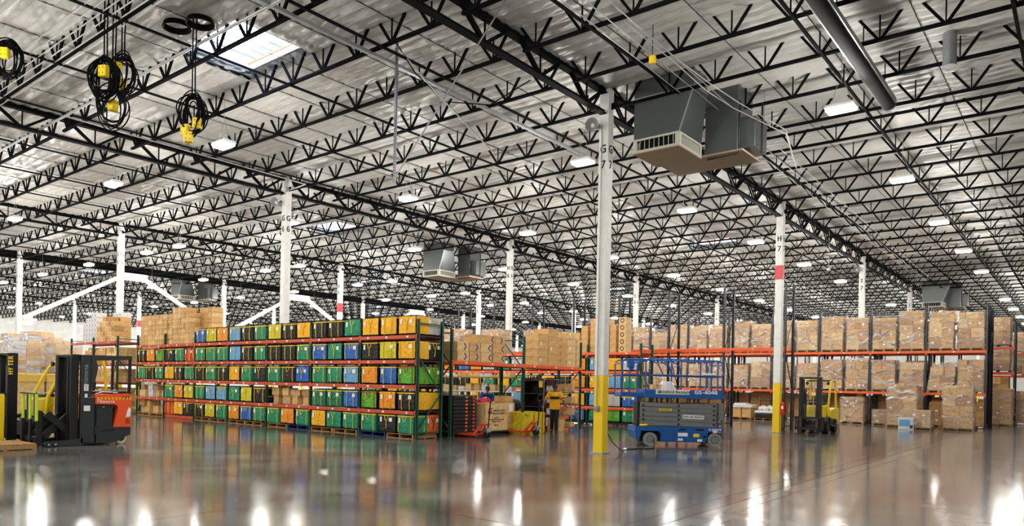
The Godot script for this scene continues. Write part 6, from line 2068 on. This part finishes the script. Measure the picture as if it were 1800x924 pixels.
func build_people() -> void:
	var a := {"pelvis": Vector3(0, 0.94, 0), "chest": Vector3(0, 1.24, 0.03), "neck": Vector3(0, 1.48, 0.06), "head": Vector3(0.0, 1.60, 0.13), "face": Vector3(-0.1, -0.75, 0.7),
		"sh_l": Vector3(0.19, 1.40, 0.04), "el_l": Vector3(0.31, 1.13, 0.04), "wr_l": Vector3(0.35, 0.90, 0.14), "ha_l": Vector3(0.37, 0.73, 0.18),
		"sh_r": Vector3(-0.19, 1.40, 0.04), "el_r": Vector3(-0.33, 1.14, 0.05), "wr_r": Vector3(-0.42, 0.93, 0.12), "ha_r": Vector3(-0.45, 0.80, 0.22),
		"hip_l": Vector3(0.09, 0.9, 0), "kn_l": Vector3(0.06, 0.50, 0.10), "an_l": Vector3(0.07, 0.09, 0.07), "toe_l": Vector3(0.09, 0.045, 0.23),
		"hip_r": Vector3(-0.09, 0.9, 0), "kn_r": Vector3(-0.08, 0.50, 0.02), "an_r": Vector3(-0.10, 0.10, -0.18), "toe_r": Vector3(-0.11, 0.045, -0.02)}
	var o := person("person in a yellow T-shirt with a dark chest band and black trousers, looking down", Vector3(-14.85, 0, -21.15), 33, a, "skin_brown", "shirt_yellow")
	# chest band and sleeve ends printed on the shirt, laid on its surface
	var bm := MB.new()
	for c in o.get_children():
		if c.name == "shirt":
			var ar = c.mesh.surface_get_arrays(0)
			var vv: PackedVector3Array = ar[Mesh.ARRAY_VERTEX]
			var nn: PackedVector3Array = ar[Mesh.ARRAY_NORMAL]
			for k in range(0, vv.size(), 3):
				var mid := (vv[k] + vv[k + 1] + vv[k + 2]) / 3.0
				if mid.y > 1.19 and mid.y < 1.29 and mid.z > 0.06 and absf(mid.x) < 0.165:
					for e in 3:
						bm.put(vv[k + e] + nn[k + e] * 0.003, nn[k + e], Vector2.ZERO)
	part("chest_band", bm, "trousers_black", o)
	for s in [-1, 1]:
		part("sleeve_hem", MB.new().lathe(Vector3(s * 0.272, 1.225, 0.04), Vector3(s * 0.4, -0.91, 0).normalized(), [Vector2(0.079, -0.02), Vector2(0.080, 0.0), Vector2(0.076, 0.015)], 16), "trousers_black", o)
	var b := {"pelvis": Vector3(0, 0.90, -0.1), "chest": Vector3(0, 1.16, 0.06), "neck": Vector3(0, 1.36, 0.16), "head": Vector3(0.0, 1.47, 0.22), "face": Vector3(0.0, -0.4, 0.9),
		"sh_l": Vector3(0.18, 1.28, 0.12), "el_l": Vector3(0.24, 1.04, 0.22), "wr_l": Vector3(0.16, 0.92, 0.42), "ha_l": Vector3(0.12, 0.90, 0.58),
		"sh_r": Vector3(-0.18, 1.28, 0.12), "el_r": Vector3(-0.24, 1.04, 0.22), "wr_r": Vector3(-0.16, 0.92, 0.42), "ha_r": Vector3(-0.12, 0.90, 0.58),
		"hip_l": Vector3(0.09, 0.86, -0.1), "kn_l": Vector3(0.11, 0.47, 0.0), "an_l": Vector3(0.10, 0.09, -0.06), "toe_l": Vector3(0.12, 0.045, 0.1),
		"hip_r": Vector3(-0.09, 0.86, -0.1), "kn_r": Vector3(-0.11, 0.47, 0.0), "an_r": Vector3(-0.10, 0.09, -0.06), "toe_r": Vector3(-0.12, 0.045, 0.1)}
	person("person in a blue T-shirt with short dark hair at work behind the printed carton", Vector3(-17.8, 0, -20.8), 60, b, "skin_light", "shirt_blue")
	var c := b.duplicate()
	c.merge({"pelvis": Vector3(0, 0.92, -0.22), "chest": Vector3(0, 1.08, 0.06), "neck": Vector3(0, 1.08, 0.28), "head": Vector3(0.0, 1.02, 0.40), "face": Vector3(0.0, -0.9, 0.3),
		"sh_l": Vector3(0.18, 1.07, 0.2), "el_l": Vector3(0.22, 0.74, 0.3), "wr_l": Vector3(0.18, 0.55, 0.42), "ha_l": Vector3(0.16, 0.40, 0.48),
		"sh_r": Vector3(-0.18, 1.07, 0.2), "el_r": Vector3(-0.22, 0.74, 0.3), "wr_r": Vector3(-0.18, 0.55, 0.42), "ha_r": Vector3(-0.16, 0.40, 0.48),
		"hip_l": Vector3(0.09, 0.88, -0.22), "hip_r": Vector3(-0.09, 0.88, -0.22), "kn_l": Vector3(0.11, 0.47, -0.1), "kn_r": Vector3(-0.11, 0.47, -0.1)}, true)
	person("person in a red shirt bending down behind the big printed carton", Vector3(-16.95, 0, -19.85), 250, c, "skin_light", "shirt_red")


# ---------------------------------------------------------------- things hung in the roof
func air_unit(label: String, pos: Vector3, yaw: float) -> void:
	# origin at the centre of the outlet's underside; front is +z, side outlet at +x
	var o := thing("air_unit", label, "air duct", pos, yaw, "")
	var lo := MB.new()
	var b := [Vector3(-0.6, 0.34, 0.62), Vector3(0.6, 0.34, 0.62), Vector3(0.6, 0.34, -0.62), Vector3(-0.6, 0.34, -0.62)]
	var t := [Vector3(-0.6, 1.35, 0.62), Vector3(0.95, 1.35, 0.62), Vector3(0.95, 1.35, -0.12), Vector3(-0.6, 1.35, -0.12)]
	for k in 4:
		var e := (k + 1) % 4
		lo.quad(b[k], b[e], t[e], t[k])
		lo.quad(t[k], t[e], t[e] + Vector3(0, 0.45, 0), t[k] + Vector3(0, 0.45, 0))
	part("hood", lo, "duct", o)
	part("seam", MB.new().bar(t[0] + Vector3(0, -0.02, 0.02), t[1] + Vector3(0, -0.02, 0.02), 0.03, 0.03).bar(t[1] + Vector3(0.02, -0.02, 0), t[2] + Vector3(0.02, -0.02, 0), 0.03, 0.03).bar(b[1] + Vector3(0.0, 0.01, 0), t[1], 0.025, 0.025), "galv", o)
	part("pan", MB.new().cbox(Vector3(0, 0.01, 0), Vector3(1.22, 0.03, 1.26), 0.006), "duct_pan", o)
	part("core", MB.new().box(Vector3(0, 0.18, 0), Vector3(1.0, 0.3, 1.04)), "hole", o)
	for side in 4:
		var bs := Basis(Vector3.UP, PI * 0.5 * side)
		var hw := 0.6 if side % 2 == 0 else 0.62
		var off := 0.62 if side % 2 == 0 else 0.6
		var g := part("grille_frame", MB.new().cbox(bs * Vector3(0, 0.325, off), (bs * Vector3(hw * 2, 0.05, 0.04)).abs(), 0.006).cbox(bs * Vector3(0, 0.045, off), (bs * Vector3(hw * 2, 0.06, 0.04)).abs(), 0.006).cbox(bs * Vector3(-hw + 0.05, 0.185, off), (bs * Vector3(0.09, 0.26, 0.04)).abs(), 0.006).cbox(bs * Vector3(hw - 0.05, 0.185, off), (bs * Vector3(0.09, 0.26, 0.04)).abs(), 0.006), "duct_frame", o)
		for k in 8:
			part("louver", MB.new().box(Vector3.ZERO, Vector3(0.012, 0.24, 0.09), Basis(Vector3.UP, PI * 0.5 * side + 0.35)), "duct_frame", g, bs * Vector3(-hw + 0.16 + (hw * 2 - 0.32) * k / 7.0, 0.185, off - 0.03))
	part("return_box", MB.new().cbox(Vector3(1.02, 0.95, -1.3), Vector3(0.85, 1.7, 0.95), 0.015), "duct", o)
	part("return_box", MB.new().cbox(Vector3(1.62, 0.55, -1.35), Vector3(0.42, 0.75, 0.8), 0.015), "duct", o)
	part("back_pan", MB.new().cbox(Vector3(0.55, 0.06, -1.2), Vector3(2.2, 0.05, 1.15), 0.006), "duct_pan", o)
	part("linkage", MB.new().tube([Vector3(0.72, 0.0, -0.75), Vector3(1.5, 0.0, -0.75), Vector3(1.5, 1.3, -0.78)], 0.025, 8).tube([Vector3(1.9, 0.05, -1.2), Vector3(1.9, 1.3, -1.2)], 0.025, 8), "truck_black", o)
	part("handle", MB.new().tube([Vector3(1.85, 0.7, -1.2), Vector3(1.9, 0.7, -1.2), Vector3(1.9, 0.55, -1.2), Vector3(1.85, 0.55, -1.2)], 0.012, 6), "chrome", o)
	for p in [Vector3(-0.6, 1.8, 0.05), Vector3(0.9, 1.8, 0.05), Vector3(-0.6, 1.8, -0.6), Vector3(0.9, 1.8, -0.6), Vector3(1.8, 0.9, -1.6), Vector3(1.3, 1.7, -1.7)]:
		part("hanger_rod", MB.new().cyl(p, Vector3(p.x, 9.25 - pos.y, p.z), 0.01, 6), "conduit", o)


func cord_reel(label: String, top: Vector3, y: float, boxes: Array, coils: int, sd: int) -> void:
	var r := RandomNumberGenerator.new()
	r.seed = sd
	var o := thing("power_drop", label, "power cord", Vector3(top.x, y, top.z), 38)
	var h := top.y - y
	part("drop_cord", MB.new().tube([Vector3(-0.03, h, 0), Vector3(-0.02, 0.3, 0)], 0.014, 6).tube([Vector3(0.06, h, 0.02), Vector3(0.03, h * 0.5, 0.0), Vector3(0.04, 0.3, 0)], 0.014, 6), "cable_black", o)
	for k in coils * 2:
		var ring := []
		var a := r.randf_range(0.17, 0.29)
		var b := r.randf_range(0.28, 0.44)
		var tw := r.randf_range(-0.7, 0.7)
		var zz := r.randf_range(-0.05, 0.05)
		var yy := r.randf_range(-0.10, 0.04)
		for q in 25:
			var g := TAU * q / 24.0
			ring.append(Vector3(a * cos(g) * cos(tw), b * sin(g) - 0.04 + yy, a * cos(g) * sin(tw) + 0.03 * sin(g * 2.0 + k) + zz))
		ring[24] = ring[0]
		part("cord_coil", MB.new().tube(ring, 0.013, 6, false), "cable_black", o)
	for e in boxes:
		var bx := part("outlet_box", MB.new().cbox(Vector3.ZERO, Vector3(0.18, 0.22, 0.13), 0.02), "box_yellow", o, e[0], e[1])
		var so := MB.new()
		for q in [-1, 1]:
			so.cyl(Vector3(-0.04, q * 0.05, 0.06), Vector3(-0.04, q * 0.05, 0.068), 0.011, 8)
			so.cyl(Vector3(0.04, q * 0.05, 0.06), Vector3(0.04, q * 0.05, 0.068), 0.011, 8)
		part("sockets", so, "hole", bx)


func build_roofgear() -> void:
	var u := [[Vector3(-8.22, 7.36, -16.32), 0.0, "big grey sheet-metal air outlet with louvers, hung right of the near column"], [Vector3(-27.6, 7.36, -28.2), 0.0, "grey sheet-metal air outlet hung in mid hall, left of the column lettered H 6"], [Vector3(-53.3, 7.5, -27.2), 0.0, "small far grey air outlet hung at left, behind the white brace"], [Vector3(-8.2, 7.36, -55.4), 0.0, "far grey air outlet hung at right, past the column lettered J 7"]]
	for e in u:
		air_unit(e[2], e[0], e[1])
	cord_reel("coiled black power drop with one yellow outlet box, at the far upper left", Vector3(-18.0, 8.62, -5.3), 8.40, [[Vector3(0.0, 0.02, 0.1), 10]], 7, 1)
	cord_reel("coiled black power drop with a yellow outlet box, left one of the hanging pair", Vector3(-14.95, 9.1, -6.0), 7.5, [[Vector3(0.02, 0.02, 0.08), -15]], 8, 2)
	cord_reel("coiled black power drop with two yellow outlet boxes, right one of the hanging pair", Vector3(-15.25, 9.1, -6.45), 7.78, [[Vector3(-0.1, 0.06, 0.05), 50], [Vector3(-0.02, -0.26, 0.0), 20]], 6, 3)
	cord_reel("small tight coil of black cord with a yellow box, hanging under the pair", Vector3(-15.05, 9.1, -6.2), 7.0, [[Vector3(0.0, -0.02, 0.0), 70]], 3, 4)
	cord_reel("long black power drop with three yellow outlet boxes, left of the skylight", Vector3(-14.45, 9.1, -7.5), 7.15, [[Vector3(0.12, -0.28, 0.05), 10], [Vector3(-0.12, -0.42, 0.05), -20], [Vector3(-0.06, -0.56, 0.05), 15]], 7, 5)
	var lp := thing("cord_loops", "two flat loops of black cord tied up under the roof above the long power drop", "power cord", Vector3(-14.7, 9.0, -7.5), 20)
	for s in [-1, 1]:
		for k in 4:
			var ring := []
			for q in 21:
				var g := TAU * q / 20.0
				ring.append(Vector3(s * 0.30 + (0.28 - 0.01 * k) * cos(g), 0.03 * k - 0.05, (0.26 - 0.01 * k) * sin(g)))
			part("cord_loop", MB.new().tube(ring, 0.016, 6, false), "cable_black", lp)
	var yr := thing("pull_switch", "small yellow fitting hung on a joist above the near air outlet", "fitting", Vector3(-7.08, 8.36, -13.3))
	part("body", MB.new().cbox(Vector3(0, 0, 0), Vector3(0.12, 0.16, 0.1), 0.012), "box_yellow", yr)
	part("cord", MB.new().cyl(Vector3(0, 0.06, 0), Vector3(0, 0.8, 0), 0.008, 6), "cable_black", yr)
	# conduits along x at the upper left
	for k in 6:
		solo("conduit", MB.new().cyl(Vector3(-30, 8.60, -6.35 + 0.16 * k), Vector3(-9.8 - 0.2 * k, 8.60, -6.35 + 0.16 * k), 0.013, 6), "conduit", "thin grey conduit in the bundle at the upper left, %s from the rear" % nth(k), "conduit", Vector3.ZERO, 0, "conduits at the upper left")
	for k in 4:
		solo("conduit", MB.new().cyl(Vector3(-30, 8.60, -4.75 + 0.17 * k), Vector3(-9.8, 8.60, -4.75 + 0.17 * k), 0.013, 6), "conduit", "thin grey conduit in the second bundle at the upper left corner, %s from the rear" % nth(3 - k), "conduit", Vector3.ZERO, 0, "conduits at the upper left")
	solo("conduit", MB.new().cyl(Vector3(-34, 8.57, -7.62), Vector3(-9.8, 8.57, -7.62), 0.032, 8), "conduit", "pale thick pipe crossing the upper left roof behind the power drops", "conduit")
	solo("conduit", MB.new().cyl(Vector3(-21.45, 8.58, -7.5), Vector3(-21.7, 8.58, -15.4), 0.02, 6).cyl(Vector3(-21.7, 8.58, -15.4), Vector3(-23.1, 8.58, -15.55), 0.02, 6), "conduit", "thin pale conduit running to the head of the column lettered G 6", "conduit")
	for k in 3:
		solo("conduit", MB.new().cyl(Vector3(-6.8 - 0.34 * k, 8.58, -9.0), Vector3(-7.6 - 0.30 * k, 8.58, -50.0), 0.011, 6), "conduit", "thin conduit running back beside the near air outlet, %s from the right" % nth(k), "conduit", Vector3.ZERO, 0, "conduits beside the near air outlet")
	for k in 2:
		solo("cable", MB.new().tube([Vector3(-6.9 - 0.1 * k, 8.6, -12.0), Vector3(-6.75 - 0.12 * k, 8.45, -14.0), Vector3(-6.55 - 0.12 * k, 8.3 - 0.1 * k, -15.0), Vector3(-6.4 - 0.12 * k, 8.25 - 0.1 * k, -16.2), Vector3(-6.1, 8.25 - 0.1 * k, -18.6), Vector3(-7.2, 8.55, -23)], 0.012, 6), "conduit", "sagging grey cable beside the near air outlet, %s" % ["upper one", "lower one"][k], "cable", Vector3.ZERO, 0, "cables beside the near air outlet")
	# galvanised channel carrying a row of lights
	solo("strut_channel", MB.new().box(Vector3(-11.95, 8.56, -13.4), Vector3(0.09, 0.012, 13.2)).box(Vector3(-11.905, 8.59, -13.4), Vector3(0.008, 0.06, 13.2)).box(Vector3(-11.995, 8.59, -13.4), Vector3(0.008, 0.06, 13.2)), "galv", "long galvanised channel running back from the skylight to the near column", "channel")
	# hanging perforated post with crossed rods
	var sp := thing("hanging_strut", "galvanised perforated strut hanging from the roof with two crossed thin rods", "strut", Vector3(-11.9, 5.98, -10.7))
	var pf := MB.new().box(Vector3(0, 1.58, 0), Vector3(0.05, 3.16, 0.012)).box(Vector3(-0.022, 1.58, -0.02), Vector3(0.006, 3.16, 0.04)).box(Vector3(0.022, 1.58, -0.02), Vector3(0.006, 3.16, 0.04))
	part("perforated_channel", pf, "galv", sp)
	var hl := MB.new()
	for k in 52:
		hl.box(Vector3(0, 0.06 + 0.06 * k, 0.007), Vector3(0.018, 0.032, 0.003))
	part("slots", hl, "hole", sp)
	part("cross_rod", MB.new().bar(Vector3(0.02, 0.1, 0.02), Vector3(3.15, 3.1, 0.02), 0.035, 0.01, Vector3.BACK), "conduit", sp)
	part("cross_rod", MB.new().tube([Vector3(0.02, 3.0, 0.03), Vector3(1.2, 1.75, 0.03), Vector3(2.9, 0.1, 0.03)], 0.014, 6), "conduit", sp)
	solo("cable", MB.new().tube([Vector3(-11.85, 9.05, -10.6), Vector3(-11.4, 8.3, -10.8), Vector3(-10.9, 7.7, -11.2), Vector3(-10.3, 7.75, -12.0), Vector3(-9.9, 8.5, -12.9)], 0.014, 6), "cable_black", "black cable sagging from the hanging strut towards the near girder", "cable")
	# thin hanging sensor
	var hs := thing("hanging_sensor", "small white sensor on a long thin rod, right of the red-banded column", "sensor", Vector3(-9.42, 7.25, -35.0))
	part("rod", MB.new().cyl(Vector3(0, 0.05, 0), Vector3(0, 2.2, 0), 0.014, 6), "conduit", hs)
	part("head", MB.new().lathe(Vector3(0, -0.06, 0), Vector3.UP, [Vector2(0, 0), Vector2(0.07, 0.0), Vector2(0.09, 0.05), Vector2(0.06, 0.12), Vector2(0, 0.13)], 14), "white_plastic", hs)
	# big dark tube at the upper right
	var tb := thing("air_tube", "big dark tube with shiny rims hung along the roof at the upper right", "air tube", Vector3(-3.72, 8.32, -13.4))
	part("tube", MB.new().cyl(Vector3(0, 0, -5.0), Vector3(0, 0, 6.0), 0.145, 18), "tyre", tb)
	for s in [-1, 1]:
		part("side_rail", MB.new().bar(Vector3(s * 0.15, 0.03, -5.0), Vector3(s * 0.15, 0.03, 6.0), 0.04, 0.11), "galv", tb)
	for k in 6:
		part("hanger_strap", MB.new().cyl(Vector3(0, 0.12, -4.6 + 2.0 * k), Vector3(0, 0.86, -4.6 + 2.0 * k), 0.012, 6), "steel_black", tb)
	part("end_cap", MB.new().cyl(Vector3(0, 0, -5.06), Vector3(0, 0, -5.0), 0.16, 18), "truck_grey", tb)
	solo("vent_pipe", MB.new().cyl(Vector3(-2.35, 8.4, -17.2), Vector3(-2.35, 9.2, -17.2), 0.13, 16).cyl(Vector3(-2.35, 9.12, -17.2), Vector3(-2.35, 9.16, -17.2), 0.24, 16), "galv", "short galvanised roof vent pipe beside the end of the dark tube", "vent pipe")
	# sprinkler main along x at the right
	solo("sprinkler_pipe", MB.new().cyl(Vector3(-9.4, 8.5, -19.7), Vector3(6, 8.5, -19.7), 0.04, 8), "steel_black", "dark sprinkler pipe crossing the roof at the right", "pipe")


func build_all() -> void:
	build_vehicles()
	tote_shapes()
	build_rack_a()
	build_rows()
	build_people()
	build_roofgear()
	build_cartons_on_a()
